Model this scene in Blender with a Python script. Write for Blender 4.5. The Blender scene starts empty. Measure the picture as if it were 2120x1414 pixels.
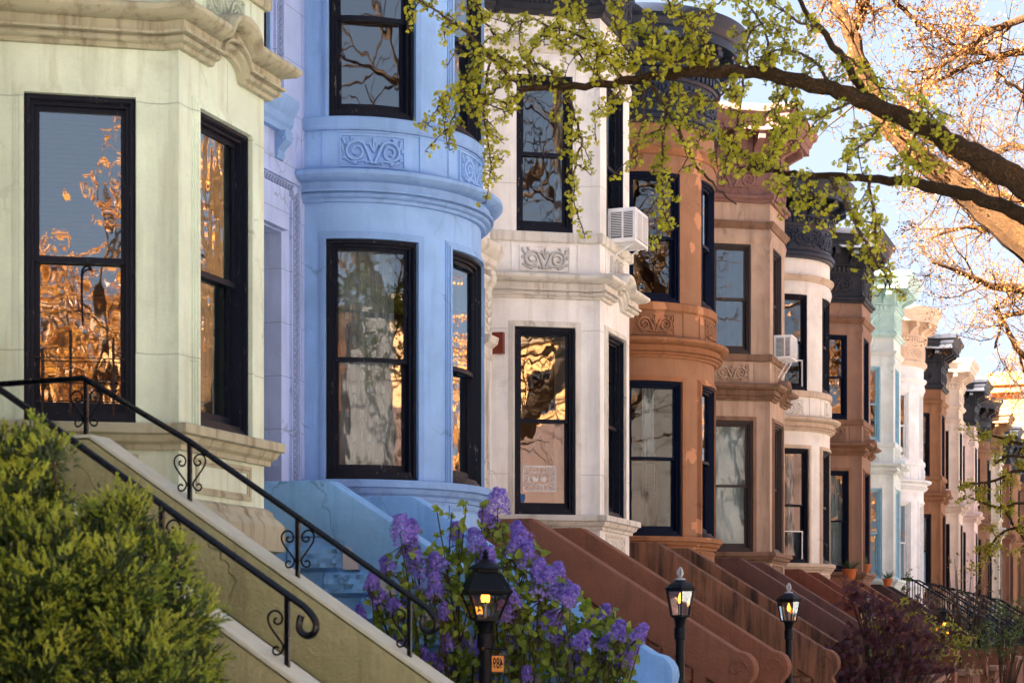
import bpy, bmesh, math, random
from mathutils import Vector, Matrix
R = math.radians
random.seed(11)
scene = bpy.context.scene
COL = scene.collection

# ------------------------------------------------------------------ camera frame
FPX = 3950.0
TH = math.atan(1362 / FPX)
EYE = 1.6
FW = Vector((-math.sin(TH), math.cos(TH), 0))
RT = Vector((math.cos(TH), math.sin(TH), 0))

def pix(x, y, z):
    """A world point at distance z along the lens axis (used once, to survey real positions)."""
    return FW * z + RT * ((x - 1060) / FPX * z) + Vector((0, 0, EYE + (1322 - y) / FPX * z))

# ------------------------------------------------------------------ object helpers
def link(o, parent=None):
    COL.objects.link(o)
    if parent is not None:
        o.parent = parent
    return o

def tag(o, label=None, cat=None, group=None, kind=None):
    if label: o['label'] = label
    if cat: o['category'] = cat
    if group: o['group'] = group
    if kind: o['kind'] = kind
    return o

def thing(name, label, cat, loc=(0, 0, 0), rz=0, group=None):
    o = bpy.data.objects.new(name, None)
    o.empty_display_size = .2
    o.location = loc
    o.rotation_euler = (0, 0, rz)
    link(o)
    return tag(o, label, cat, group)

def copy_tree(o, parent=None):
    c = o.copy()
    COL.objects.link(c)
    if parent is not None:
        c.parent = parent
    for ch in list(o.children):
        copy_tree(ch, c)
    return c

class MB:
    def __init__(self):
        self.v = []; self.f = []; self.uv = {}; self.sm = []
    def add(self, verts, faces, uvs=None, smooth=True):
        b = len(self.v)
        self.v += [tuple(p) for p in verts]
        if uvs:
            for i, q in enumerate(uvs): self.uv[b + i] = q
        for f in faces:
            self.f.append(tuple(i + b for i in f)); self.sm.append(smooth)
    def box(self, x0, x1, y0, y1, z0, z1):
        self.add([(x, y, z) for z in (z0, z1) for y in (y0, y1) for x in (x0, x1)],
                 [(0, 2, 3, 1), (4, 5, 7, 6), (0, 1, 5, 4), (2, 6, 7, 3), (0, 4, 6, 2), (1, 3, 7, 5)], smooth=False)
    def prism(self, poly, y0, y1):
        """poly in (x,z), extruded along y"""
        n = len(poly)
        vs = [(x, y0, z) for x, z in poly] + [(x, y1, z) for x, z in poly]
        fs = [tuple(range(n)), tuple(range(2 * n - 1, n - 1, -1))]
        fs += [(i, (i + 1) % n, n + (i + 1) % n, n + i) for i in range(n)]
        self.add(vs, fs)
    def tube(self, pts, rad, sides=8, cap=True, flat=None):
        n = len(pts)
        pts = [Vector(p) for p in pts]
        if not hasattr(rad, '__len__'): rad = [rad] * n
        ref = None; rings = []
        for i, p in enumerate(pts):
            d = (pts[min(i + 1, n - 1)] - pts[max(i - 1, 0)])
            if d.length < 1e-9: d = Vector((0, 0, 1))
            d.normalize()
            if ref is None:
                ref = Vector((1, 0, 0)) if abs(d.x) < .8 else Vector((0, 1, 0))
            a = (ref - d * ref.dot(d))
            if a.length < 1e-6: a = d.orthogonal()
            a.normalize(); ref = a
            b = d.cross(a)
            rings.append([p + (a * math.cos(t) + b * math.sin(t)) * rad[i] for t in [2 * math.pi * k / sides for k in range(sides)]])
        vs = [q for r in rings for q in r]
        fs = []
        for i in range(n - 1):
            for k in range(sides):
                k2 = (k + 1) % sides
                fs.append((i * sides + k, i * sides + k2, (i + 1) * sides + k2, (i + 1) * sides + k))
        if cap:
            fs.append(tuple(range(sides - 1, -1, -1))); fs.append(tuple(range((n - 1) * sides, n * sides)))
        self.add(vs, fs)
    def lathe(self, prof, sides=16, c=(0, 0, 0), rot=0, cap=True):
        vs = []; n = len(prof)
        for r, z in prof:
            for k in range(sides):
                t = rot + 2 * math.pi * k / sides
                vs.append((c[0] + r * math.cos(t), c[1] + r * math.sin(t), c[2] + z))
        fs = [(i * sides + k, i * sides + (k + 1) % sides, (i + 1) * sides + (k + 1) % sides, (i + 1) * sides + k)
              for i in range(n - 1) for k in range(sides)]
        if cap:
            fs.append(tuple(range(sides - 1, -1, -1))); fs.append(tuple(range((n - 1) * sides, n * sides)))
        self.add(vs, fs)
    def build(self, name, mat, parent=None, recalc=True, angle=32, bevel=0, label=None):
        me = bpy.data.meshes.new(name)
        me.from_pydata(self.v, [], self.f)
        if self.uv:
            l = me.uv_layers.new(name='UVMap')
            for lp in me.loops:
                l.data[lp.index].uv = self.uv.get(lp.vertex_index, (0, 0))
        if recalc or bevel:
            bm = bmesh.new(); bm.from_mesh(me)
            if recalc: bmesh.ops.recalc_face_normals(bm, faces=bm.faces)
            if bevel:
                es = [e for e in bm.edges if len(e.link_faces) == 2 and e.calc_face_angle(0) > .5]
                bmesh.ops.bevel(bm, geom=es, offset=bevel, segments=2, profile=.6, affect='EDGES')
            bm.to_mesh(me); bm.free()
        me.polygons.foreach_set('use_smooth', [True] * len(me.polygons))
        if angle: me.set_sharp_from_angle(angle=R(angle))
        if not isinstance(mat, (list, tuple)): mat = [mat]
        for m in mat: me.materials.append(m)
        o = bpy.data.objects.new(name, me)
        link(o, parent)
        if label: o['label'] = label
        return o

# ------------------------------------------------------------------ materials
MATS = {}
def lin(c):
    return tuple((x / 255 / 12.92) if x / 255 <= .04045 else ((x / 255 + .055) / 1.055) ** 2.4 for x in c)

def nodes(name):
    m = bpy.data.materials.new(name); m.use_nodes = True
    nt = m.node_tree
    b = nt.nodes['Principled BSDF']
    return m, nt, b

def N(nt, t, **kw):
    n = nt.nodes.new(t)
    for k, v in kw.items():
        if k in n.inputs.keys() if hasattr(n.inputs, 'keys') else False: n.inputs[k].default_value = v
        else: setattr(n, k, v)
    return n

def mixc(nt, fac, a, b):
    n = nt.nodes.new('ShaderNodeMix'); n.data_type = 'RGBA'
    L = nt.links
    for idx, val in ((0, fac), (6, a), (7, b)):
        if hasattr(val, 'links'): L.new(val, n.inputs[idx])
        elif idx == 0: n.inputs[0].default_value = val
        else: n.inputs[idx].default_value = (*val[:3], 1)
    return n.outputs[2]

def noise(nt, vec, scale, detail=4, rough=.55):
    n = nt.nodes.new('ShaderNodeTexNoise')
    n.inputs['Scale'].default_value = scale; n.inputs['Detail'].default_value = detail; n.inputs['Roughness'].default_value = rough
    if vec is not None: nt.links.new(vec, n.inputs['Vector'])
    return n.outputs[0]

def mapping(nt, out, scale):
    n = nt.nodes.new('ShaderNodeMapping'); n.inputs['Scale'].default_value = scale
    nt.links.new(out, n.inputs['Vector'])
    return n.outputs[0]

def ramp(nt, fac, p0, p1, c0=(0, 0, 0), c1=(1, 1, 1)):
    n = nt.nodes.new('ShaderNodeValToRGB')
    n.color_ramp.elements[0].position = p0; n.color_ramp.elements[1].position = p1
    n.color_ramp.elements[0].color = (*c0, 1); n.color_ramp.elements[1].color = (*c1, 1)
    nt.links.new(fac, n.inputs[0])
    return n.outputs[0]

def math_(nt, op, a, b):
    n = nt.nodes.new('ShaderNodeMath'); n.operation = op
    for i, val in enumerate((a, b)):
        if hasattr(val, 'links'): nt.links.new(val, n.inputs[i])
        else: n.inputs[i].default_value = val
    return n.outputs[0]

def stone(key, rgb, stain=None, amt=.5, rough=.85, bump=.35, joints=None, grain=70, patch=None, wear=None, dist=.012, st0=.5):
    """painted or bare masonry: tone variation, vertical streaks of grime, grain, optional joints and bare patches"""
    if key in MATS: return MATS[key]
    m, nt, b = nodes(key)
    tc = nt.nodes.new('ShaderNodeTexCoord')
    ob = tc.outputs['Object']
    c = lin(rgb)
    st = lin(stain) if stain else tuple(x * .45 for x in c)
    big = noise(nt, ob, 1.3, 5, .6)
    a = tuple(min(1, x * 1.10) for x in c); d = tuple(x * .86 for x in c)
    col = mixc(nt, ramp(nt, big, .35, .68), d, a)
    streak = noise(nt, mapping(nt, ob, (5, 5, .45)), 1.6, 6, .65)
    sf = math_(nt, 'MULTIPLY', ramp(nt, streak, st0, st0 + .26), amt)
    col = mixc(nt, sf, col, st)
    blot = noise(nt, ob, 3.2, 8, .7)
    bf = math_(nt, 'MULTIPLY', ramp(nt, blot, .56, .74), amt * .55)
    col = mixc(nt, bf, col, st)
    fine = noise(nt, ob, grain, 6, .7)
    col = mixc(nt, math_(nt, 'MULTIPLY', ramp(nt, fine, .38, .62), .16), col, tuple(x * .55 for x in c))
    h = math_(nt, 'ADD', math_(nt, 'MULTIPLY', fine, .5), math_(nt, 'MULTIPLY', noise(nt, ob, 9, 6, .6), .9))
    # hairline cracks and small chips
    vo = nt.nodes.new('ShaderNodeTexVoronoi'); vo.feature = 'DISTANCE_TO_EDGE'; vo.inputs['Scale'].default_value = .8
    wn = nt.nodes.new('ShaderNodeTexNoise'); wn.inputs['Scale'].default_value = 3; wn.inputs['Detail'].default_value = 8
    nt.links.new(ob, wn.inputs['Vector'])
    wm_ = nt.nodes.new('ShaderNodeVectorMath'); wm_.operation = 'MULTIPLY_ADD'; wm_.inputs[1].default_value = (.45, .45, .45)
    nt.links.new(wn.outputs['Color'], wm_.inputs[0]); nt.links.new(ob, wm_.inputs[2]); nt.links.new(wm_.outputs[0], vo.inputs['Vector'])
    ck = math_(nt, 'MULTIPLY', ramp(nt, vo.outputs['Distance'], .003, .009, (1, 1, 1), (0, 0, 0)), ramp(nt, noise(nt, ob, .9, 2, .5), .52, .6))
    chips = ramp(nt, noise(nt, ob, 11, 7, .7), .70, .72)
    ck = math_(nt, 'MAXIMUM', math_(nt, 'MULTIPLY', ck, .6), math_(nt, 'MULTIPLY', chips, .35))
    col = mixc(nt, ck, col, tuple(x * .4 for x in c))
    h = math_(nt, 'SUBTRACT', h, ck)
    if patch:
        pf = ramp(nt, noise(nt, ob, 1.9, 5, .55), .625, .64)
        col = mixc(nt, pf, col, lin(patch))
        h = math_(nt, 'SUBTRACT', h, math_(nt, 'MULTIPLY', pf, .35))
    if wear:
        wf = ramp(nt, noise(nt, mapping(nt, ob, (16, 16, 5)), 3.0, 7, .75), .60, .66)
        col = mixc(nt, wf, col, lin(wear))
        h = math_(nt, 'SUBTRACT', h, wf)
    if joints:
        br = nt.nodes.new('ShaderNodeTexBrick')
        br.inputs['Scale'].default_value = 1.0
        br.inputs['Mortar Size'].default_value = .006
        br.inputs['Mortar Smooth'].default_value = .3
        br.inputs['Brick Width'].default_value = joints[0]; br.inputs['Row Height'].default_value = joints[1]
        nt.links.new(tc.outputs['UV'], br.inputs['Vector'])
        jf = br.outputs['Fac']
        col = mixc(nt, math_(nt, 'MULTIPLY', jf, .55), col, tuple(x * .4 for x in c))
        h = math_(nt, 'SUBTRACT', h, math_(nt, 'MULTIPLY', jf, 1.2))
    bp = nt.nodes.new('ShaderNodeBump'); bp.inputs['Strength'].default_value = bump; bp.inputs['Distance'].default_value = dist
    nt.links.new(h, bp.inputs['Height'])
    nt.links.new(col, b.inputs['Base Color'])
    nt.links.new(bp.outputs[0], b.inputs['Normal'])
    b.inputs['Roughness'].default_value = rough
    b.inputs['Specular IOR Level'].default_value = .3
    MATS[key] = m
    return m

def paint(key, rgb, rough=.4, chip=None, bump=.3, metal=0, spec=.2, scale=14):
    if key in MATS: return MATS[key]
    m, nt, b = nodes(key)
    tc = nt.nodes.new('ShaderNodeTexCoord'); ob = tc.outputs['Object']
    c = lin(rgb)
    n1 = noise(nt, ob, 6, 5, .6)
    col = mixc(nt, n1, tuple(x * .75 for x in c), tuple(min(1, x * 1.25) for x in c))
    h = noise(nt, mapping(nt, ob, (1, 1, .25)), 40, 5, .6)
    if chip:
        cf = ramp(nt, noise(nt, mapping(nt, ob, (1, 1, .3)), scale, 8, .8), .605, .64)
        col = mixc(nt, cf, col, lin(chip)); h = math_(nt, 'SUBTRACT', h, cf)
    bp = nt.nodes.new('ShaderNodeBump'); bp.inputs['Strength'].default_value = bump; bp.inputs['Distance'].default_value = .006
    nt.links.new(h, bp.inputs['Height']); nt.links.new(bp.outputs[0], b.inputs['Normal'])
    nt.links.new(col, b.inputs['Base Color'])
    rr = nt.nodes.new('ShaderNodeMapRange'); rr.inputs[3].default_value = max(.05, rough - .12); rr.inputs[4].default_value = rough + .15
    nt.links.new(n1, rr.inputs[0]); nt.links.new(rr.outputs[0], b.inputs['Roughness'])
    b.inputs['Metallic'].default_value = metal; b.inputs['Specular IOR Level'].default_value = spec
    MATS[key] = m
    return m

def glass(key, refl=.3, wavy=.5, tint=(.75, .85, .9)):
    if key in MATS: return MATS[key]
    m = bpy.data.materials.new(key); m.use_nodes = True; nt = m.node_tree; nt.nodes.clear()
    out = nt.nodes.new('ShaderNodeOutputMaterial')
    mx = nt.nodes.new('ShaderNodeMixShader'); tr = nt.nodes.new('ShaderNodeBsdfTransparent'); gl = nt.nodes.new('ShaderNodeBsdfGlossy')
    gl.inputs['Roughness'].default_value = .012; gl.inputs['Color'].default_value = (.84, .94, 1, 1)  # reflection tinted blue to stand in for a deeper blue sky
    tr.inputs['Color'].default_value = (*tint, 1)
    lw = nt.nodes.new('ShaderNodeLayerWeight'); lw.inputs['Blend'].default_value = .35
    fac = nt.nodes.new('ShaderNodeMapRange'); fac.inputs[3].default_value = refl; fac.inputs[4].default_value = .95
    nt.links.new(lw.outputs['Fresnel'], fac.inputs[0])
    tc = nt.nodes.new('ShaderNodeTexCoord')
    h = noise(nt, mapping(nt, tc.outputs['Object'], (2.2, 2.2, 1.2)), 1.4, 2, .5)
    bp = nt.nodes.new('ShaderNodeBump'); bp.inputs['Strength'].default_value = wavy; bp.inputs['Distance'].default_value = .05
    nt.links.new(h, bp.inputs['Height']); nt.links.new(bp.outputs[0], gl.inputs['Normal'])
    nt.links.new(fac.outputs[0], mx.inputs[0]); nt.links.new(tr.outputs[0], mx.inputs[1]); nt.links.new(gl.outputs[0], mx.inputs[2])
    nt.links.new(mx.outputs[0], out.inputs[0])
    MATS[key] = m
    return m

def leafmat(key, c1, c2, trans=.35, scale=2.5, rough=.55, c3=None):
    if key in MATS: return MATS[key]
    m, nt, b = nodes(key)
    tc = nt.nodes.new('ShaderNodeTexCoord')
    n1 = noise(nt, tc.outputs['Object'], scale, 4, .7)
    col = mixc(nt, ramp(nt, n1, .35, .65), lin(c1), lin(c2))
    n2 = noise(nt, tc.outputs['Object'], scale * 9, 2, .6)
    col = mixc(nt, math_(nt, 'MULTIPLY', ramp(nt, n2, .45, .7), .5), col, lin(c3) if c3 else tuple(x * .6 for x in lin(c1)))
    b.inputs['Roughness'].default_value = rough
    nt.links.new(col, b.inputs['Base Color'])
    tl = nt.nodes.new('ShaderNodeBsdfTranslucent'); nt.links.new(col, tl.inputs[0])
    mx = nt.nodes.new('ShaderNodeMixShader'); mx.inputs[0].default_value = trans
    nt.links.new(b.outputs[0], mx.inputs[1]); nt.links.new(tl.outputs[0], mx.inputs[2])
    nt.links.new(mx.outputs[0], nt.nodes['Material Output'].inputs[0])
    MATS[key] = m
    return m

def bark(key, c1, c2, c3=None):
    if key in MATS: return MATS[key]
    m, nt, b = nodes(key)
    tc = nt.nodes.new('ShaderNodeTexCoord'); ob = tc.outputs['Object']
    n1 = noise(nt, ob, 9, 8, .75)
    col = mixc(nt, ramp(nt, n1, .35, .65), lin(c1), lin(c2))
    if c3: col = mixc(nt, math_(nt, 'MULTIPLY', ramp(nt, noise(nt, ob, 3, 5, .6), .55, .7), .7), col, lin(c3))
    v = nt.nodes.new('ShaderNodeTexVoronoi'); v.feature = 'DISTANCE_TO_EDGE'; v.inputs['Scale'].default_value = 60
    wv = nt.nodes.new('ShaderNodeVectorMath'); wv.operation = 'ADD'
    nz = nt.nodes.new('ShaderNodeTexNoise'); nz.inputs['Scale'].default_value = 14; nz.inputs['Detail'].default_value = 5
    nt.links.new(ob, nz.inputs['Vector'])
    sc = nt.nodes.new('ShaderNodeVectorMath'); sc.operation = 'SCALE'; sc.inputs['Scale'].default_value = .12
    nt.links.new(nz.outputs['Color'], sc.inputs[0])
    nt.links.new(mapping(nt, ob, (.55, .25, .4)), wv.inputs[0]); nt.links.new(sc.outputs[0], wv.inputs[1]); nt.links.new(wv.outputs[0], v.inputs['Vector'])
    crack = ramp(nt, v.outputs['Distance'], .0, .16)
    col = mixc(nt, math_(nt, 'ADD', math_(nt, 'MULTIPLY', crack, .5), .5), tuple(x * .5 for x in lin(c1)), col)
    h = math_(nt, 'ADD', math_(nt, 'MULTIPLY', crack, .6), n1)
    bp = nt.nodes.new('ShaderNodeBump'); bp.inputs['Strength'].default_value = .9; bp.inputs['Distance'].default_value = .03
    nt.links.new(h, bp.inputs['Height']); nt.links.new(bp.outputs[0], b.inputs['Normal'])
    nt.links.new(col, b.inputs['Base Color']); b.inputs['Roughness'].default_value = .9
    b.inputs['Specular IOR Level'].default_value = .2
    MATS[key] = m
    return m

def emit(key, rgb, s):
    if key in MATS: return MATS[key]
    m, nt, b = nodes(key)
    b.inputs['Base Color'].default_value = (*lin(rgb), 1)
    b.inputs['Emission Color'].default_value = (*lin(rgb), 1); b.inputs['Emission Strength'].default_value = s
    MATS[key] = m
    return m

def cloth(key, rgb, rgb2=None, trans=.3, kind='fold'):
    """curtain / blind fabric: folds or slats are in the mesh, a faint woven pattern in the colour"""
    if key in MATS: return MATS[key]
    m, nt, b = nodes(key)
    tc = nt.nodes.new('ShaderNodeTexCoord'); ob = tc.outputs['Object']
    c = lin(rgb); c2 = lin(rgb2) if rgb2 else tuple(x * .7 for x in c)
    f = ramp(nt, noise(nt, ob, 3, 3, .6), .4, .65)
    nt.links.new(mixc(nt, f, c, c2), b.inputs['Base Color'])
    b.inputs['Roughness'].default_value = .9
    MATS[key] = m
    return m
# ------------------------------------------------------------------ paths along a facade (u along the row, v out to the street)
class Path:
    def __init__(self, pts, rnd=False):
        self.p = [Vector((a, b)) for a, b in pts]; self.rnd = rnd
        self.s = [0]
        for i in range(1, len(pts)): self.s.append(self.s[-1] + (self.p[i] - self.p[i - 1]).length)
        self.L = self.s[-1]
        self.n = []
        for i in range(len(pts) - 1):
            d = (self.p[i + 1] - self.p[i]).normalized(); self.n.append(Vector((-d.y, d.x)))
        self.vn = []
        for i in range(len(pts)):
            a = self.n[max(i - 1, 0)]; b = self.n[min(i, len(self.n) - 1)]
            m = (a + b).normalized(); self.vn.append(m / max(.3, m.dot(a)))
    def at(self, s, d=0.):
        s = min(max(s, 0), self.L)
        for i in range(len(self.n)):
            if s <= self.s[i + 1] + 1e-7 or i == len(self.n) - 1: break
        t = (s - self.s[i]) / (self.s[i + 1] - self.s[i])
        q = self.p[i].lerp(self.p[i + 1], t)
        if t < 1e-5: n = self.vn[i]
        elif t > 1 - 1e-5: n = self.vn[i + 1]
        elif self.rnd: n = self.vn[i].lerp(self.vn[i + 1], t)
        else: n = self.n[i]
        q = q + n * d
        return q.y, q.x          # mesh x = v, y = u
    def st(self, s0, s1, step=None):
        r = [s0] + [s for s in self.s if s0 + 1e-4 < s < s1 - 1e-4] + [s1]
        if step:
            o = []
            for a, b in zip(r, r[1:]):
                k = max(1, int(math.ceil((b - a) / step)))
                o += [a + (b - a) * j / k for j in range(k)]
            r = o + [s1]
        return r

def sweep(mb, path, st, prof, zf=None, cap=True):
    n = len(prof); vs = []; uv = []
    for s in st:
        dz = zf(s) if zf else 0
        for d, z in prof:
            x, y = path.at(s, d); vs.append((x, y, z + dz)); uv.append((s, z))
    fs = [(i * n + k, i * n + (k + 1) % n, (i + 1) * n + (k + 1) % n, (i + 1) * n + k) for i in range(len(st) - 1) for k in range(n)]
    if cap: fs += [tuple(range(n)), tuple(range(len(st) * n - 1, (len(st) - 1) * n - 1, -1))]
    mb.add(vs, fs, uv)

def pbox(mb, path, s0, s1, z0, z1, d0, d1, step=None):
    sweep(mb, path, path.st(s0, s1, step), [(d0, z0), (d1, z0), (d1, z1), (d0, z1)])

def wall(mb, path, s0, s1, z0, z1, ops, depth=.26):
    ss = sorted(set([round(x, 5) for x in path.st(s0, s1)] + [round(x, 5) for o in ops for x in o[:2]]))
    zs = sorted(set([z0, z1] + [x for o in ops for x in o[2:4]]))
    vs = []; uv = []; id_ = {}
    def V(s, z, d=0):
        k = (s, z, d)
        if k not in id_:
            id_[k] = len(vs); x, y = path.at(s, d); vs.append((x, y, z)); uv.append((s, z))
        return id_[k]
    fs = []
    for a, b in zip(ss, ss[1:]):
        for c, e in zip(zs, zs[1:]):
            m = ((a + b) / 2, (c + e) / 2)
            if any(o[0] < m[0] < o[1] and o[2] < m[1] < o[3] for o in ops): continue
            fs.append((V(a, c), V(b, c), V(b, e), V(a, e)))
    for o in ops:
        q0, q1 = round(o[0], 5), round(o[1], 5)
        seg = [x for x in ss if q0 <= x <= q1]
        zz = [x for x in zs if o[2] <= x <= o[3]]
        for c, e in zip(zz, zz[1:]):
            for q in (q0, q1): fs.append((V(q, c), V(q, e), V(q, e, -depth), V(q, c, -depth)))
        for a, b in zip(seg, seg[1:]):
            for z in (o[2], o[3]): fs.append((V(a, z), V(b, z), V(b, z, -depth), V(a, z, -depth)))
    mb.add(vs, fs, uv)

def frame3(mb, path, s0, s1, z0, z1, w, d0, d1, bottom=True, wb=None):
    """frame of bars along the inside edge of an opening"""
    wb = wb or w
    zb = z0 + wb if bottom else z0
    pbox(mb, path, s0, s0 + w, zb, z1 - w, d0, d1); pbox(mb, path, s1 - w, s1, zb, z1 - w, d0, d1)
    pbox(mb, path, s0, s1, z1 - w, z1, d0, d1)
    if bottom: pbox(mb, path, s0, s1, z0, z0 + wb, d0, d1)

def sheet(mb, path, s0, s1, z0, z1, d, df=None, step=None, zstep=None):
    st = path.st(s0, s1, step); vs = []; uv = []
    nz = max(1, int((z1 - z0) / zstep)) if zstep else 1
    for s in st:
        for k in range(nz + 1):
            z = z0 + (z1 - z0) * k / nz
            x, y = path.at(s, d + (df(s, z) if df else 0)); vs.append((x, y, z)); uv.append((s, z))
    m = nz + 1
    mb.add(vs, [(i * m + k, (i + 1) * m + k, (i + 1) * m + k + 1, i * m + k + 1) for i in range(len(st) - 1) for k in range(nz)], uv)

# ------------------------------------------------------------------ carved ornament
def ribbon(mb, path, pts, wid, d, h):
    vs = []; n = len(pts)
    for i, (a, b) in enumerate(pts):
        t0 = pts[max(i - 1, 0)]; t1 = pts[min(i + 1, n - 1)]
        dx, dz = t1[0] - t0[0], t1[1] - t0[1]; l = math.hypot(dx, dz) or 1
        w = wid[i] if hasattr(wid, '__len__') else wid
        nx, nz = -dz / l * w, dx / l * w
        for q, hh in ((1, 0), (.45, h), (-.45, h), (-1, 0)):
            x, y = path.at(a + nx * q, d + hh); vs.append((x, y, b + nz * q))
    fs = [(i * 4 + k, i * 4 + k + 1, (i + 1) * 4 + k + 1, (i + 1) * 4 + k) for i in range(n - 1) for k in range(3)]
    fs += [(0, 1, 2, 3), ((n - 1) * 4 + 3, (n - 1) * 4 + 2, (n - 1) * 4 + 1, (n - 1) * 4)]
    mb.add(vs, fs)

def scroll_unit(mb, path, s0, s1, z0, z1, d, h, lod=1):
    W, H = s1 - s0, z1 - z0; cx0 = (s0 + s1) / 2
    for sd in (-1, 1):
        cx, cz = cx0 + sd * W * .27, z0 + H * .45; Rr = min(W * .21, H * .38)
        pts = []
        for k in range(7):
            t = k / 7; pts.append((cx0 + sd * (W * .02 + (W * .10) * t), z0 + H * (.06 + .55 * t)))
        n = 22 if lod else 12
        for k in range(n + 1):
            t = k / n; r = Rr * (1 - .82 * t); an = math.pi * .72 - t * math.pi * 3.4
            pts.append((cx + sd * r * math.cos(an), cz + r * math.sin(an)))
        ribbon(mb, path, pts, [H * .085 * (1 - .6 * i / len(pts)) for i in range(len(pts))], d, h)
        if lod:
            x, y = path.at(cx, d)
            for ang, rr, ln in ((.6, 1.05, .30), (.05, 1.1, .26), (-.6, 1.05, .28), (2.5, 1.1, .22), (-1.6, 1.1, .25), (1.2, 1.08, .26), (-2.3, 1.1, .24)):
                ax, az = cx + sd * Rr * rr * math.cos(ang), cz + Rr * rr * math.sin(ang)
                ex = min(max(ax + sd * H * ln * math.cos(ang + .5), s0 + H * .03), s1 - H * .03)
                ez = min(max(az + H * ln * math.sin(ang + .5), z0 + H * .04), z1 - H * .04)
                mx, mz = (ax + ex) / 2 - H * .04 * math.sin(ang), (az + ez) / 2 + H * .04
                ribbon(mb, path, [(ax, az), (mx, mz), (ex, ez)], [H * .03, H * .085, H * .015], d, h * .85)
    if lod:
        for dx, top in ((0, .95), (-.1, .8), (.1, .8)):
            ribbon(mb, path, [(cx0, z0 + H * .45), (cx0 + dx * H, z0 + H * .68), (cx0 + dx * 1.6 * H, z0 + H * top)], [H * .03, H * .07, H * .01], d, h)
        for sd in (-1, 1):
            ribbon(mb, path, [(cx0, z0 + H * .08), (cx0 + sd * W * .16, z0 + H * .16), (cx0 + sd * W * .34, z0 + H * .1), (cx0 + sd * W * .46, z0 + H * .2)],
                   [H * .03, H * .05, H * .05, H * .015], d, h * .9)

def relief(mb, path, s0, s1, z0, z1, d, h=.018, units=1, lod=1):
    w = (s1 - s0) / units
    for k in range(units): scroll_unit(mb, path, s0 + k * w, s0 + (k + 1) * w, z0, z1, d, h, lod)

def rough_band(mb, path, s0, s1, z0, z1, d, amp, step=.07):
    rr = random.Random(int((s0 + z0) * 977))
    st = path.st(s0, s1, step); nz = max(3, int((z1 - z0) / step)); vs = []; uv = []
    for i, s in enumerate(st):
        for k in range(nz + 1):
            edge = k in (0, nz)
            dd = 0 if edge else d + amp * rr.random() * (1.4 if rr.random() < .2 else .8)
            x, y = path.at(s, max(dd, .004)); vs.append((x, y, z0 + (z1 - z0) * k / nz)); uv.append((s, z0))
    m = nz + 1
    mb.add(vs, [(i * m + k, (i + 1) * m + k, (i + 1) * m + k + 1, i * m + k + 1) for i in range(len(st) - 1) for k in range(nz)], uv)

# ------------------------------------------------------------------ row house
XW = -8.17          # main wall
Y1 = 11.89          # start of the first bay in view
PITCH = 5.5
Z_SILL, Z_PH, Z_B0, Z_B1, Z_S0, Z_S1, Z_UH, Z_C0, Z_TOP = 3.18, 5.58, 5.94, 6.24, 6.66, 6.79, 8.8, 9.55, 11.25

POLY = [(0, 0), (0, .11), (.61, 1.127), (.61, 1.26), (2.01, 1.26), (2.01, 1.127), (2.62, .11), (2.62, 0)]
def bow():
    a, b, c = 1.36, 1.29, 1.31
    return [(c - a * math.cos(math.pi * k / 36), b * math.sin(math.pi * k / 36)) for k in range(37)]
BOW = bow()
UD0 = -2.875
WIN_P = ((.30, 1.10), (1.70, 2.56))
WIN_R = ((.225, 1.166), (1.61, 2.55))

def belt_profile(z0, z1, p):
    h = z1 - z0
    return [(-.02, z0), (p * .20, z0), (p * .24, z0 + h * .05), (p * .24, z0 + h * .10), (p * .42, z0 + h * .13), (p * .48, z0 + h * .18), (p * .45, z0 + h * .24), (p * .34, z0 + h * .255), (p * .34, z0 + h * .285),
            (p * .58, z0 + h * .30), (p * .60, z0 + h * .36), (p * .44, z0 + h * .375), (p * .44, z0 + h * .60), (p * .40, z0 + h * .61), (p * .40, z0 + h * .635), (p * .62, z0 + h * .65), (p * .86, z0 + h * .71), (p, z0 + h * .80), (p * 1.02, z0 + h * .86), (p, z0 + h * .93), (p * .8, z0 + h), (-.02, z0 + h * 1.04)]

def sill_profile(z0, z1, p):
    h = z1 - z0
    return [(-.02, z0), (p * .3, z0), (p * .32, z0 + h * .2), (p * .6, z0 + h * .32), (p * .75, z0 + h * .55), (p, z0 + h * .62), (p, z0 + h * .94), (p * .92, z1), (-.02, z1 + .01)]

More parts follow.
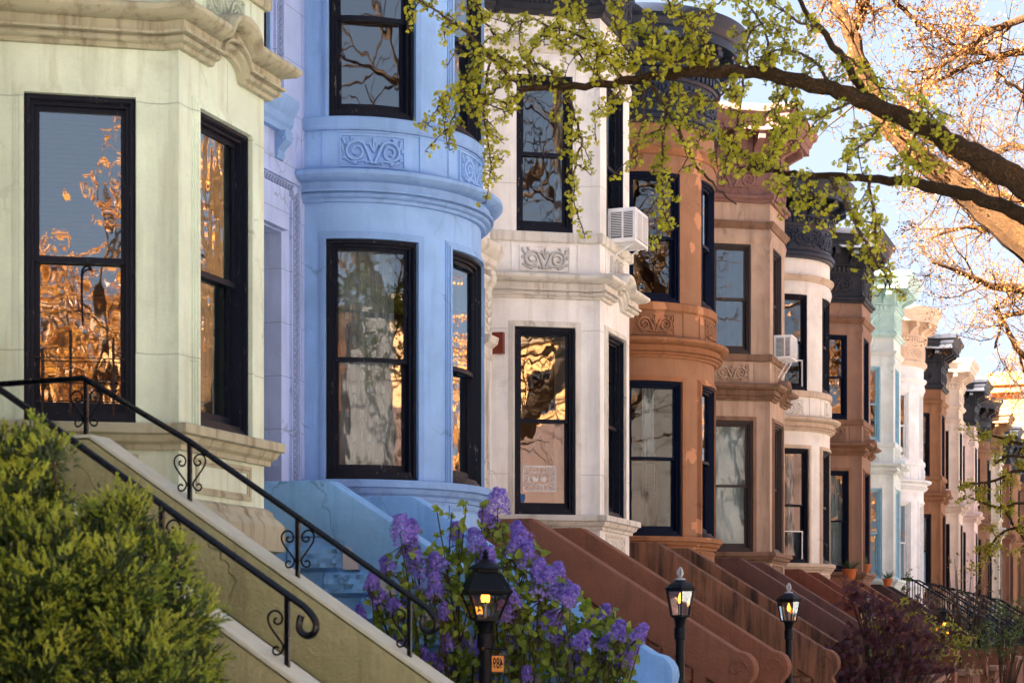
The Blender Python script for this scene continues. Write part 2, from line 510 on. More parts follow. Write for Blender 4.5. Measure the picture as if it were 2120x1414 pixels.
def window(root, path, s0, s1, z0, z1, fm, tm, cover, gm, split=.5, trim=True, wm=None, sm=None):
    f = MB()
    frame3(f, path, s0, s1, z0, z1, .045, -.10, -.015, wb=.06)
    frame3(f, path, s0 + .045, s1 - .045, z0 + .06, z1 - .045, .026, -.125, -.04, wb=.03)
    frame3(f, path, s0 + .018, s1 - .018, z0 + .02, z1 - .018, .02, -.015, .004, bottom=False)
    pbox(f, path, s0 - .004, s1 + .004, z0 - .001, z0 + .035, -.26, -.0)
    w = f.build('window', fm, root, bevel=0)
    if trim:
        t = MB(); q = .075
        for a, b, c in ((0, .03, .035), (.03, .055, .022), (.055, .075, .012)):
            frame3(t, path, s0 - b, s1 + b, z0, z1 + b, b - a, .0, c, bottom=False)
        t.build('surround', sm or tm, w)
    a, b, c, e = s0 + .07, s1 - .07, z0 + .09, z1 - .07
    mid = c + (e - c) * split
    wm = wm or fm
    u = MB(); frame3(u, path, a, b, mid - .022, e, .037, -.115, -.08, wb=.045); u.build('sash', wm, w)
    l = MB(); frame3(l, path, a, b, c, mid + .022, .040, -.16, -.122, wb=.075); l.build('sash', wm, w)
    for (z_0, z_1, d) in ((mid + .02, e - .035, -.098), (c + .074, mid - .02, -.141)):
        g = MB()
        if path.rnd:
            # flat sheet of glass: both edges held in the curved sash, so it sits a little behind the bow
            (xa, ya_), (xb, yb_) = path.at(a + .030, d), path.at(b - .030, d)
            g.add([(xa, ya_, z_0), (xb, yb_, z_0), (xb, yb_, z_1), (xa, ya_, z_1)], [(0, 1, 2, 3)])
        else: sheet(g, path, a + .035, b - .035, z_0, z_1, d)
        g.build('pane', gm, w, recalc=False)
    ph = random.random() * 6
    def blind(zb, zt, mat, name='roller_blind', d=-.36 if path.rnd else -.27):
        k = MB(); sheet(k, path, a - .02, b + .02, zb, zt, d, zstep=.3); pbox(k, path, a, b, zb - .015, zb + .015, d - .01, d + .01); k.build(name, mat, w)
    def curt(sa, sb, mat, amp=.025, fr=55, zb=c):
        k = MB(); sheet(k, path, sa, sb, zb, e + .05, (-.40 if path.rnd else -.30), lambda s, z: amp * math.sin(s * fr + ph + .5 * math.sin(z * 2)), step=.018, zstep=.4); k.build('curtain', mat, w)
    if cover == 'lace':
        k = MB(); sheet(k, path, a - .02, b + .02, c, e + .05, -.40, lambda s, z: .010 * math.sin(s * 45 + ph), step=.018, zstep=.4); nb = len(k.f)
        for q in range(9):
            for g in range(4):
                s_ = a + (b - a) * (.1 + .27 * g + (.13 if q % 2 else 0)); z_ = c + .08 + q * (e - c) / 9
                if s_ + .06 > b: continue
                pbox(k, path, s_, s_ + .055, z_, z_ + .075, -.386, -.384)
                pts = [(s_ + .028 + .03 * math.sin(t * 6) * (1 - t), z_ - .02 - .2 * t) for t in [y / 9 for y in range(10)]]
                ribbon(k, path, pts, .004, -.386, .001); pts = [(s_ + .028 - .03 * math.sin(t * 6) * (1 - t), z_ - .02 - .2 * t) for t in [y / 9 for y in range(10)]]
                ribbon(k, path, pts, .004, -.386, .001)
        lo_ = k.build('curtain', [MATS['lace'], MATS['sheer']], w)
        for q, p_ in enumerate(lo_.data.polygons): p_.material_index = 1 if q >= nb else 0
    elif cover == 'venetian':
        k = MB(); z = c
        while z < e: 
            sweep(k, path, path.st(a, b), [(-.262, z), (-.24, z + .022), (-.242, z + .024), (-.264, z + .002)]); z += .036
        k.build('venetian_blind', MATS['slat'], w)
    elif cover == 'sheer': curt(a - .02, b + .02, MATS['sheer'], .02, 60)
    elif cover == 'half_curtain': curt(a - .02, a + (b - a) * .45, MATS['sheer'], .02, 70, mid); 
    elif cover == 'side_curtain': curt(a + (b - a) * .55, b + .03, MATS['grey_curtain'], .02, 70)
    elif cover == 'two_curtain':
        curt(a - .02, a + (b - a) * .3, MATS['sheer'], .02, 70); curt(a + (b - a) * .72, b + .03, MATS['sheer'], .02, 70)
    elif cover == 'white_blind': blind(mid - .55, e + .04, MATS['blind'])
    elif cover == 'full_blind': blind(c, e + .04, MATS['blind'])
    elif cover == 'shutters':
        curt(a + (b - a) * .36, a + (b - a) * .72, MATS['sheer'], .02, 70, mid)
        for q in range(2):
            k = MB(); sa = a + (b - a) * (.02 + .4 * q); sb = sa + (b - a) * .38
            frame3(k, path, sa, sb, c, mid, .04, -.40, -.37); pbox(k, path, sa, sb, c + (mid - c) * .45, c + (mid - c) * .45 + .06, -.399, -.371)
            z = c + (mid - c) * .45 + .07
            while z < mid - .05: sweep(k, path, path.st(sa + .04, sb - .04), [(-.40, z), (-.375, z - .02), (-.37, z - .016), (-.395, z + .004)]); z += .032
            pbox(k, path, sa + .04, sb - .04, c + .04, c + (mid - c) * .45, -.395, -.385)
            k.build('shutter', MATS['shutter'], w)
    return w

def bracket_mb(path, s, z0, z1, dmax, w):
    mb = MB(); h = z1 - z0
    prof = [(0, z0), (dmax * .18, z0 + h * .02), (dmax * .3, z0 + h * .16), (dmax * .26, z0 + h * .32), (dmax * .42, z0 + h * .42), (dmax * .72, z0 + h * .55),
            (dmax * .98, z0 + h * .66), (dmax, z0 + h * .84), (dmax * .9, z0 + h * .88), (dmax * .96, z1), (0, z1)]
    x0, y0 = path.at(s); x1, y1 = path.at(s, 1.0)
    nx, ny = x1 - x0, y1 - y0; l = math.hypot(nx, ny); nx /= l; ny /= l; tx, ty = -ny, nx
    n = len(prof)
    vs = [(x0 + nx * d + tx * q, y0 + ny * d + ty * q, z) for q in (-w / 2, w / 2) for d, z in prof]
    fs = [tuple(range(n)), tuple(range(2 * n - 1, n - 1, -1))] + [(i, (i + 1) % n, n + (i + 1) % n, n + i) for i in range(n)]
    mb.add(vs, fs)
    # cheek volutes
    for q in (-w / 2 - .006, w / 2 + .006):
        c = (x0 + nx * dmax * .72 + tx * q, y0 + ny * dmax * .72 + ty * q, z0 + h * .76)
        pts = [(c[0] + nx * dmax * .2 * (1 - t) * math.cos(t * 9), c[1] + ny * dmax * .2 * (1 - t) * math.cos(t * 9), c[2] + dmax * .2 * (1 - t) * math.sin(t * 9)) for t in [k / 12 for k in range(12)]]
        mb.tube(pts, .012, 4)
    return mb

def stoop(root, m, style, lod, vb=1.365, sl=.6327, ve=3.72):
    ze = 2.96 - sl * (ve - vb)
    lb = lambda v: 2.96 - sl * (v - vb)
    ya0, ya1, yb0, yb1 = -2.5, -2.24, -.58, -.32
    top = [(-.0, 2.96), (vb, 2.96), (ve, ze)]
    st = MB()
    sp = [(0.02, 0), (0.02, 2.24), (1.30, 2.24)]
    v, z = 1.30, 2.24
    for k in range(12):
        z -= .183; sp += [(v, z), (v + .30, z)]; v += .29 if k < 11 else 0
    sp = [(0.02, 0), (0.02, 2.24), (1.30, 2.24)]
    v, z = 1.30, 2.24
    while z > .25:
        z -= .183; sp.append((v, z)); v += .29; sp.append((v, z))
    sp.append((v, 0))
    st.prism(sp, ya1 + .001, yb0 - .001)
    sroot = st.build('stoop', m['stoop'], root, angle=30)
    if style == 'iron':
        for y0, y1 in ((ya0, ya1), (yb0, yb1)):
            c = MB(); c.prism([(0, 0), (0, 2.42), (1.38, 2.42), (4.1, .72), (4.1, 0)], y0, y1); c.build('cheek_wall', m['stoop'], sroot, bevel=.02)
        return sroot
    for y0, y1 in ((ya0, ya1), (yb0, yb1)):
        c = MB()
        rnd = [(ve + .20 * math.sin(a), ze - .2 + .20 * math.cos(a)) for a in [R(q) for q in (30, 50, 70, 90, 110, 130)]]
        c.prism(top + rnd + [(ve + .10, ze - .39), (ve + .14, ze - .45), (ve + .14, ze - .60), (vb - .03, 2.475), (0, 2.475)], y0, y1)
        cw = c.build('cheek_wall', m['stoop'], sroot, bevel=.028 if lod else .02)
        if 'coping' in m:
            k = MB(); k.prism([(0, 2.964), (vb + .002, 2.964), (ve, ze + .008), (ve + .15, ze - .06), (ve + .17, ze - .05), (ve + .01, ze + .034), (vb + .009, 2.988), (0, 2.988)], y0 - .004, y1 + .004); k.build('coping', m['coping'], cw, bevel=.006)
        b = MB()
        b.prism([(0, 0), (0, 2.47), (vb - .065, 2.47), (ve + .13, ze - .602), (ve + .13, 0)], y0 + .05, y1 - .05)
        b.build('base_wall', m['stoop'], sroot)
        if y0 == ya0:
            for k in range(8 if lod else 5):
                rr = random.Random(k * 7 + int(root.location.y * 10))
                x1 = 1.51 + .345 * k; x0 = x1 - .56; z1 = lb(x1) - .465; z0 = z1 - .235
                vs = []; n, mm = 13, 7
                for i in range(n):
                    for j in range(mm):
                        e = i in (0, n - 1) or j in (0, mm - 1)
                        vs.append((x0 + (x1 - x0) * i / (n - 1) + (0 if e else rr.uniform(-.012, .012)), y0 + .055 - (0 if e else .05 + rr.random() * .05), z0 + (z1 - z0) * j / (mm - 1)))
                bk = MB(); bk.add(vs, [(i * mm + j, (i + 1) * mm + j, (i + 1) * mm + j + 1, i * mm + j + 1) for i in range(n - 1) for j in range(mm - 1)])
                bk.build('step_end', m['stoop'], sroot, angle=22)
                # rounded riser infill beside each step end
                q = MB(); cx = x1; pr = [(cx + .004, z1 - .215)] + [(cx + .004 + .14 * math.cos(a), z1 - .215 + .205 * math.sin(a)) for a in [R(18 * t) for t in range(6)]]
                q.prism(pr, y0 - .006, y0 + .045); q.build('nosing', m.get('nosing', m['stoop']), sroot)
        # scroll at the foot
        s = MB(); pts = [(ve + r * math.cos(a), y0 - .004, ze - .2 + r * math.sin(a)) for r, a in [(.12 - .010 * t, t * .62) for t in range(11)]]
        s.tube(pts, .009, 5)
        if 'nosing' not in m: s.build('scroll', m['stoop'], sroot)
    return sroot

def row_house(idx, cfg, lod=1):
    Yi = Y1 + PITCH * (idx - 1)
    root = thing('row_house', cfg['label'], 'row house', (XW, Yi, 0), 0, 'row houses along the street')
    rnd = cfg['shape'] == 'round'
    bay = Path(BOW if rnd else POLY, rnd)
    wins = WIN_R if rnd else WIN_P
    b0, b1 = (BOW if rnd else POLY)[0][0], (BOW if rnd else POLY)[-1][0]
    near = Path([(UD0 + .003, 0), (b0, 0)])
    m = cfg['m']; W, T = m['wall'], m['trim']
    fm = m['frame']; gm = MATS['glass']
    L = bay.L
    ops = []
    for (s0, s1) in wins:
        ops += [(s0, s1, Z_SILL, Z_PH), (s0 + .03, s1 - .03, Z_S1, Z_UH)]
    wb = MB(); wall(wb, bay, 0, L, 0, Z_TOP - .25, ops)
    wb.build('bay_wall', W, root)
    # main wall with door and window above
    du0, du1 = UD0 + .62, UD0 + 2.3
    sd0, sd1 = du0 - UD0 - .003, du1 - UD0 - .003
    sw0, sw1 = sd0 + .3, sd1 - (.32 if idx == 2 else .25)
    fw = MB(); wall(fw, near, 0, near.L, 0, Z_TOP - .25, [(sd0, sd1, 2.24, 5.55), (sw0, sw1, 7.0, Z_UH)], depth=.42)
    fw.build('front_wall', m.get('side', W), root)
    # body
    bd = MB()
    x0 = -11.0; ya, yb = UD0 + .006, 2.62
    bd.add([(0, ya, 0), (x0, ya, 0), (x0, ya, Z_TOP - .25), (0, ya, Z_TOP - .25)], [(0, 1, 2, 3)], smooth=False)
    bd.add([(0, yb, 0), (x0, yb, 0), (x0, yb, Z_TOP - .25), (0, yb, Z_TOP - .25)], [(0, 1, 2, 3)], smooth=False)
    bd.add([(x0, ya, 0), (x0, yb, 0), (x0, yb, Z_TOP - .25), (x0, ya, Z_TOP - .25)], [(0, 1, 2, 3)], smooth=False)
    bd.build('side_wall', MATS['brick'], root)
    rf = MB()
    cap = [bay.at(s) for s in bay.s]
    rf.add([(x0, ya, Z_TOP - .3), (0, ya, Z_TOP - .3)] + [(x, y, Z_TOP - .3) for x, y in cap] + [(0, yb, Z_TOP - .3), (x0, yb, Z_TOP - .3)],
           [tuple(range(len(cap) + 4))], smooth=False)
    rf.build('roof', MATS['roof'], root)
    it = MB(); it.box(-3.2, -3.0, ya + .01, yb - .01, .1, Z_TOP - .4)
    for z in (2.9, 6.3, 9.45): it.box(-3.0, -.01, ya + .01, yb - .01, z - .1, z)
    for z in (2.9, 6.3, 9.45):
        q = [(x * .74, 1.31 + (y - 1.31) * .8) for x, y in (bay.at(s) for s in bay.s)]
        it.add([(x - .012, y, z) for x, y in q], [tuple(range(len(q)))])
    it.build('interior', MATS['interior'], root)
    # windows
    cov = cfg.get('cov', ('', '', '', ''))
    k = 0
    out = {}
    for j, (s0, s1) in enumerate(wins):
        for fl in (0, 1):
            a, b, z0, z1 = (s0, s1, Z_SILL, Z_PH) if fl == 0 else (s0 + .03, s1 - .03, Z_S1, Z_UH)
            out[(j, fl)] = window(root, bay, a, b, z0, z1, fm, T, cov[j * 2 + fl], cfg.get('gl', gm), cfg.get('split', .5) if fl == 0 else .5, trim=(fl == 0 or idx < 3), wm=m.get('sash'), sm=m.get('surround'))
    cfg['win'] = out; cfg['bay'] = bay; cfg['root'] = root
    window(root, near, sw0, sw1, 7.0, Z_UH, fm, T, 'sheer', gm)
    # belt course between the storeys, the arch over the front face
    bl = MB()
    cs = bay.L / 2
    def bump(s):
        t = (s - cs) / .24
        if rnd or abs(t) >= 1: return 0
        return .15 * (1 - t * t) ** .5 if abs(t) < .86 else .15 * .51 * (1 - abs(t)) / .14
    st = bay.st(.0, L)
    if not rnd: st = sorted(set(st + [cs + .24 * q / 12 for q in range(-12, 13)]))
    sweep(bl, bay, st, belt_profile(Z_B0, Z_B1, .23), bump)
    bl.build('belt_course', T, root)
    # upper sill band
    us = MB(); sweep(us, bay, bay.st(.0, L), [(-.02, Z_S0), (.035, Z_S0), (.05, Z_S0 + .02), (.05, Z_S1 - .01), (.04, Z_S1), (-.02, Z_S1 + .005)])
    us.build('sill_band', m.get('band', T), root)
    # sill course, pedestal, plinth
    ps = MB(); sweep(ps, bay, bay.st(.0, L), sill_profile(2.99, Z_SILL, .13)); ps.build('sill_course', T, root)
    pl = MB(); sweep(pl, bay, bay.st(.0, L), [(-.02, 2.2), (.05, 2.2), (.06, 2.28), (.13, 2.30), (.13, 2.50), (.11, 2.53), (.06, 2.58), (.05, 2.62), (.02, 2.64), (-.02, 2.66)])
    pl.build('plinth', m.get('plinth', T), root)
    pp = MB()
    for (s0, s1) in wins:
        frame3(pp, bay, s0 - .02, s1 + .02, 2.69, 2.96, .03, .0, .018); frame3(pp, bay, s0 + .012, s1 - .012, 2.722, 2.928, .02, .0, .010)
        if idx in (3, 5):
            sweep(pp, bay, bay.st(s0 + .05, s1 - .05), [(0, 2.75), (.03, 2.80), (.03, 2.83), (0, 2.9)])
    pp.build('pedestal_panel', T, root)
    # carved panels between floors
    for (s0, s1) in wins:
        rp = MB()
        sc_ = (s0 + s1) / 2
        frame3(rp, bay, s0 - .04, s1 + .04, Z_B1 + .02, Z_S0 - .008, .012, .0, .014)
        frame3(rp, bay, sc_ - .33, sc_ + .33, Z_B1 + .05, Z_S0 - .04, .016, .0, .022)
        relief(rp, bay, sc_ - .312, sc_ + .312, Z_B1 + .068, Z_S0 - .058, .0, .045, 1, 1 if lod else 0)
        rp.build('carved_panel', W, root)
    # upper lintel and moulding
    if idx >= 3:
        rl = MB()
        rough_band(rl, bay, .0, L, Z_UH + .012, 9.07, .012, .035)
        rl.build('rough_lintel', m.get('lintel', W), root, angle=25)
    um = MB(); sweep(um, bay, bay.st(.0, L), [(-.02, 9.08), (.03, 9.08), (.045, 9.11), (.06, 9.13), (.09, 9.17), (.09, 9.2), (-.02, 9.22)])
    um.build('upper_moulding', T, root)
    # roof cornice: architrave, frieze, dentils, brackets, corona
    C = m['cornice']
    cp = Path([(UD0 + .003, 0)] + (BOW if rnd else POLY), False)
    if rnd: cp.rnd = True
    z = Z_C0
    co = MB()
    stc = cp.st(0, cp.L)
    sweep(co, cp, stc, [(.0, z), (.05, z), (.06, z + .05), (.1, z + .07), (.1, z + .13), (.05, z + .16), (.03, z + .2), (.0, z + .2)])
    sweep(co, cp, stc, [(.0, z + .2), (.02, z + .2), (.02, z + .68), (.0, z + .68)])
    sweep(co, cp, stc, [(.0, z + .68), (.05, z + .68), (.06, z + .72), (.06, z + .85), (.12, z + .87), (.12, z + .9), (.0, z + .9)])
    sweep(co, cp, stc, [(.0, z + .9), (.04, z + .9), (.04, z + 1.25), (.0, z + 1.25)])
    sweep(co, cp, stc, [(.0, z + 1.25), (.40, z + 1.25), (.40, z + 1.38), (.43, z + 1.40), (.46, z + 1.5), (.52, z + 1.55), (.54, z + 1.62), (.54, z + 1.67), (.2, z + 1.72), (.0, z + 1.72)])
    cobj = co.build('cornice', C, root)
    dn = MB()
    sweep(dn, cp, stc, [(.058, z + .745), (.068, z + .745), (.068, z + .83), (.058, z + .83)])
    s = .04
    while s < cp.L - .05:
        if not rnd and any(abs(s + .03 - q) < .05 for q in cp.s): s += .11; continue
        pbox(dn, cp, s, s + .06, z + .735, z + .84, .06, .105); s += .11
    s = .02
    while s < cp.L - .05 and lod:
        if not rnd and any(abs(s + .02 - q) < .035 for q in cp.s): s += .06; continue
        pbox(dn, cp, s, s + .035, z + .15, z + .19, .03, .065); s += .06
    dn.build('dentil_band', C, cobj)
    bs0 = cp.s[1]
    if rnd: bs = [bs0 + cp.L * 0 + (cp.L - bs0) * (q + .5) / 9 for q in range(9)]
    else: bs = [bs0 + q for q in (.22, .70, 1.16, 1.56, 2.13, 2.70)]
    bs = [.3, 1.0, 1.7, 2.4] + bs
    for s in bs:
        bracket_mb(cp, s, z + .84, z + 1.25, .37, .13).build('bracket', C, cobj)
    segs = [(.15, bs0 - .15, 3)] + ([(bs0 + .15 + (cp.L - bs0 - .3) * q / 6, bs0 + .15 + (cp.L - bs0 - .3) * (q + 1) / 6, 1) for q in range(6)] if rnd else [(bs0 + .18, bs0 + 1.24, 1), (bs0 + 1.47, bs0 + 2.80, 2)])
    for a, b, n in segs:
        fr = MB(); relief(fr, cp, a, b, z + .24, z + .65, .02, .03, n, 1 if lod else 0); fr.build('frieze_relief', C, cobj)
    # door surround, hood, door
    ds = MB()
    for s in (() if idx == 2 else (sd0 - .30, sd1 + .02)):
        pbox(ds, near, s, s + .28, 2.24, 2.6, 0, .12); pbox(ds, near, s + .02, s + .26, 2.6, 5.1, 0, .09)
        for q in range(4): pbox(ds, near, s + .05 + q * .05, s + .075 + q * .05, 2.75, 4.95, .09, .098)
        sweep(ds, near, [s - .03, s + .31], [(0, 5.1), (.1, 5.1), (.12, 5.14), (.1, 5.17), (.1, 5.25), (.17, 5.3), (.19, 5.38), (0, 5.4)])
        pbox(ds, near, s + .02, s + .26, 5.4, 5.95, 0, .11)
    pbox(ds, near, sd0, sd1 + .0, 5.56, 5.95, 0, .08)
    ds.build('door_surround', m.get('side', T), root)
    if True:
        lf = MB()
        for a, b in ((sd1 + .21, sd1 + .35),) if idx == 2 else ((sd1 + .05, sd1 + .25),):
            z_ = 2.75 if idx == 2 else 5.42
            while z_ < (5.98 if idx == 2 else 5.9):
                for sd in (-1, 1):
                    c_ = (a + b) / 2
                    ribbon(lf, near, [(c_, z_), (c_ + sd * (b - a) * .3, z_ + .03), (c_ + sd * (b - a) * .48, z_ + .075)], [.006, .022, .006], .0 if idx == 2 else .11, .025)
                z_ += .06 if idx == 2 else .1
        if idx == 2:
            for a, z_0, z_1 in ((sd1 - .085, 6.95, 8.9),):
                z_ = z_0
                while z_ < z_1:
                    for sd in (-1, 1): ribbon(lf, near, [(a, z_), (a + sd * .036, z_ + .03), (a + sd * .058, z_ + .075)], [.006, .022, .006], .0, .025)
                    z_ += .06
                pbox(lf, near, a - .09, a - .075, z_0, z_1, 0, .03); pbox(lf, near, a + .075, a + .09, z_0, z_1, 0, .03)
            s_ = sd0 - .3
            while s_ < sd1 + .22:
                for sd in (-1, 1): ribbon(lf, near, [(s_, 6.0), (s_ + .03, 6.0 + sd * .036), (s_ + .075, 6.0 + sd * .058)], [.006, .022, .006], .0, .025)
                s_ += .06
            pbox(lf, near, sd0 - .3, sd1 + .38, 6.075, 6.09, 0, .03)
            pbox(lf, near, sd1 + .18, sd1 + .195, 2.7, 5.9, 0, .03); pbox(lf, near, sd1 + .365, sd1 + .38, 2.7, 6.07, 0, .03)
            pbox(lf, near, sd1 + .04, sd1 + .38, 2.3, 2.7, .0, .12)
        lf.build('leaf_moulding', m.get('side', T), root)
    hd = MB()
    hs0, hs1 = sd0 - .36, min(sd1 + .36, near.L - .02)
    if idx == 2: hs0, hs1 = sd0 - .06, sd1 + .06
    q_ = .65 if idx == 2 else 1
    zb = 6.5 if idx == 2 else 6.2
    sweep(hd, near, [hs0, hs1], [(0, zb), (.10 * q_, zb), (.11 * q_, zb + .05), (.15 * q_, zb + .08), (.16 * q_, zb + .15), (.2 * q_, zb + .18), (.25 * q_, zb + .25), (.25 * q_, zb + .32), (.1 * q_, zb + .38), (0, zb + .40)])
    if idx != 2: sweep(hd, near, [hs0 + .1, hs1 - .1], [(0, 5.95), (.12, 5.95), (.13, 6.0), (.18, 6.05), (.18, 6.1), (0, 6.2)])
    hd.build('door_hood', m.get('hood', m.get('side', T)), root)
    for s in ((sd0 + .08, sd1 - .07) if idx == 2 else (sd0 - .15, sd1 + .16)):
        bracket_mb(near, s, zb - (.26 if idx == 2 else .42), zb, .12 if idx == 2 else .19, .15).build('console', m.get('hood', m.get('side', T)), root)
    dr = MB()
    pbox(dr, near, sd0, sd1, 2.24, 5.55, -.62, -.45)
    for a, b in ((sd0 + .1, (sd0 + sd1) / 2 - .04), ((sd0 + sd1) / 2 + .04, sd1 - .1)):
        for c, e in ((2.4, 3.0), (3.1, 4.5)): frame3(dr, near, a, b, c, e, .05, -.45, -.42)
    door = dr.build('door', MATS['door'], root)
    tr = MB(); frame3(tr, near, sd0, sd1, 4.6, 5.54, .07, -.45, -.40); tr.build('transom', MATS['door'], door)
    stoop(root, m, cfg.get('stoop', 'stone'), lod, *((1.225, .657, 4.3) if idx == 1 else ()))
    return root
# ------------------------------------------------------------------ shared materials
MATS['glass_'] = None; del MATS['glass_']
glass('glass', .115, .03); glass('lamp_glass', .12, .2, (.9, .93, .93)); glass('calm_glass', .15, .025); glass('old_glass', .19, .05)
MATS['slat'] = paint('slat', (70, 52, 44), .5, bump=.1)
cloth('lace', (168, 164, 162), (136, 132, 132)); cloth('sheer', (200, 202, 200), (180, 182, 182)); cloth('grey_curtain', (120, 120, 118))
cloth('blind', (214, 218, 214), (196, 200, 198), kind='flat')
paint('shutter', (118, 72, 44), .5); paint('door', (52, 34, 26), .35); stone('interior', (60, 52, 46), amt=.2); stone('brick', (120, 66, 50), amt=.4, joints=(.22, .075))
stone('roof', (60, 60, 62), amt=.4)
NAVY = paint('navy_frame', (17, 22, 36), .5, spec=.15, chip=(120, 118, 112), bump=.6)
NAVY2 = paint('blue_black_frame', (12, 22, 46), .55, spec=.1, bump=.4)
BROWNF = paint('brown_frame', (62, 54, 54), .5, bump=.4)
WHITEF = paint('white_frame', (232, 232, 232), .5, bump=.2)
SKYF = paint('sky_blue_frame', (150, 196, 216), .5, chip=(215, 228, 230), bump=.4)
BLACKC = stone('black_cornice', (46, 48, 56), stain=(16, 17, 22), amt=.6, rough=.6, bump=.4)
BLUEBLACK = stone('blue_black_cornice', (38, 47, 64), stain=(15, 19, 28), amt=.6, rough=.42, bump=.4)
IRON = paint('black_iron', (8, 11, 19), .25, bump=.15, spec=.25)
LAMPBLACK = paint('lamp_black', (13, 17, 25), .4, spec=.15, chip=(62, 72, 84), bump=.4)

def S(*a, **k): return stone(*a, **k)
H = {}
def house(i, label, shape, wall_, trim, frame, cornice, stoop_, cov=('', '', '', ''), style='stone', **mm):
    m = dict(wall=wall_, trim=trim, frame=frame, cornice=cornice, stoop=stoop_); m.update(mm)
    H[i] = dict(label=label, shape=shape, m=m, cov=cov, stoop=style)

green = S('green_stone', (204, 220, 202), stain=(152, 156, 126), amt=.55, joints=(2.2, 1.85))
greent = S('green_trim', (172, 172, 148), stain=(92, 78, 58), amt=.95)
olive = S('olive_stucco', (168, 166, 124), stain=(120, 116, 86), amt=.6, grain=34, bump=1, dist=.03)
blue = S('blue_stone', (142, 182, 232), stain=(104, 146, 200), amt=.6)
blues = S('lit_blue_ashlar', (170, 190, 232), stain=(126, 150, 200), amt=.55, joints=(1.1, .52))  # lighter lavender tone holds the street-facing light; the joints are real
bluet = S('blue_trim', (132, 170, 220), stain=(84, 118, 170), amt=.5)
bluest = S('blue_stucco', (132, 184, 234), stain=(90, 138, 190), amt=.65, grain=30, bump=.7)
lime = S('limestone', (236, 235, 232), stain=(190, 180, 166), amt=.5, joints=(2.2, 1.85))
limet = S('limestone_trim', (218, 214, 204), stain=(118, 104, 92), amt=.8)
redst = S('red_brown_stucco', (138, 92, 70), stain=(94, 64, 50), amt=.6, grain=34, bump=1, dist=.025)
br4 = S('orange_brownstone', (158, 116, 88), stain=(122, 86, 62), amt=.55, patch=(196, 140, 104))
br4t = S('orange_brownstone_trim', (160, 110, 76), stain=(98, 66, 46), amt=.8, patch=(190, 136, 100))
st4 = S('stained_brown_stucco', (140, 98, 74), stain=(44, 36, 34), amt=1.0, st0=.4, grain=26, bump=.6)
tan5 = S('tan_stone', (188, 162, 142), stain=(124, 100, 84), amt=.7)
tan5t = S('dark_tan_trim', (140, 110, 90), stain=(74, 56, 46), amt=.9)
purp = S('purple_brown_cornice', (142, 106, 98), stain=(96, 68, 62), amt=.5)
st5 = S('purple_brown_stucco', (108, 78, 72), stain=(62, 48, 46), amt=.7, grain=26, bump=.6)
crm6 = S('cream_stone', (236, 232, 226), stain=(190, 178, 164), amt=.45)
crm6t = S('cream_trim', (206, 186, 166), stain=(136, 110, 90), amt=.7)
rust6 = S('rust_stucco', (124, 72, 56), stain=(70, 44, 38), amt=.8, grain=26, bump=.6)
br7 = S('brownstone', (150, 118, 100), stain=(114, 88, 74), amt=.4)
br7t = S('brownstone_trim', (140, 104, 82), stain=(90, 66, 52), amt=.6)
mint8 = S('pale_mint_stone', (224, 232, 230), stain=(184, 188, 182), amt=.4)
mintc = S('mint_cornice', (196, 226, 220), stain=(130, 176, 172), amt=.4, rough=.5)
dk8 = S('dark_brown_stucco', (74, 58, 54), amt=.6, grain=26, bump=.6)
wht9 = S('white_painted_stone', (240, 241, 243), stain=(210, 206, 206), amt=.3)
peach = S('peach_cornice', (232, 206, 182), stain=(196, 158, 130), amt=.4)
br10 = S('reddish_brownstone', (152, 108, 78), stain=(106, 74, 54), amt=.7)
crm11 = S('pinkish_cream_stone', (218, 200, 186), stain=(168, 142, 126), amt=.5)
crm11c = S('cream_cornice', (226, 208, 190), stain=(176, 146, 124), amt=.5)
pink12 = S('pink_stone', (226, 202, 194), stain=(186, 156, 148), amt=.4)
br13 = S('umber_stone', (128, 92, 70), stain=(88, 60, 46), amt=.6)
crm14 = S('greyed_cream_stone', (210, 198, 182), stain=(150, 132, 116), amt=.6)
tanc = S('sun_gold_cornice', (150, 116, 82), stain=(70, 54, 44), amt=.8)  # gold stands for sun on a dark cornice; opposite houses reuse it
br15 = S('deep_brownstone', (134, 92, 72), stain=(86, 58, 46), amt=.6)

house(-1, 'grey brown stone row house nearest the start of the row, beyond the left edge', 'poly', br7, br7t, NAVY, BLACKC, redst)
house(0, 'buff stone row house next to the pale green one, beyond the left edge', 'round', lime, limet, NAVY, BLACKC, redst)
house(1, 'pale green stone row house with flat angled bay and peeling black window frames', 'poly', green, greent, NAVY, BLACKC, olive,
      ('venetian', 'venetian', 'side_curtain', 'side_curtain'), nosing=green, surround=green, coping=S('pale_coping', (192, 196, 180), stain=(164, 160, 138), amt=.4))
house(2, 'light blue row house with round bay and leafy door moulding', 'round', blue, bluet, NAVY, BLACKC, bluest,
      ('lace', '', 'side_curtain', ''), side=blues, nosing=S('pale_infill', (206, 196, 196), amt=.4), hood=bluet)
house(3, 'grey white limestone row house with angled bay beside the blue house', 'poly', lime, limet, NAVY, BLACKC, redst,
      ('', '', '', ''))
house(4, 'orange brown row house with round flaking bay under a black cornice', 'round', br4, br4t, NAVY2, BLUEBLACK, st4,
      ('shutters', '', '', ''))
house(5, 'tan and dark brown row house with angled bay under a purple brown cornice', 'poly', tan5, tan5t, BROWNF, purp, st5,
      ('full_blind', '', '', ''))
house(6, 'cream row house with round bay under a black bracketed cornice', 'round', crm6, crm6t, NAVY, BLUEBLACK, rust6,
      ('two_curtain', '', 'white_blind', ''))
house(7, 'plain chocolate brown row house with angled bay and plants on its stoop', 'poly', br7, br7t, NAVY2, BLACKC, redst,
      ('sheer', '', 'two_curtain', ''))
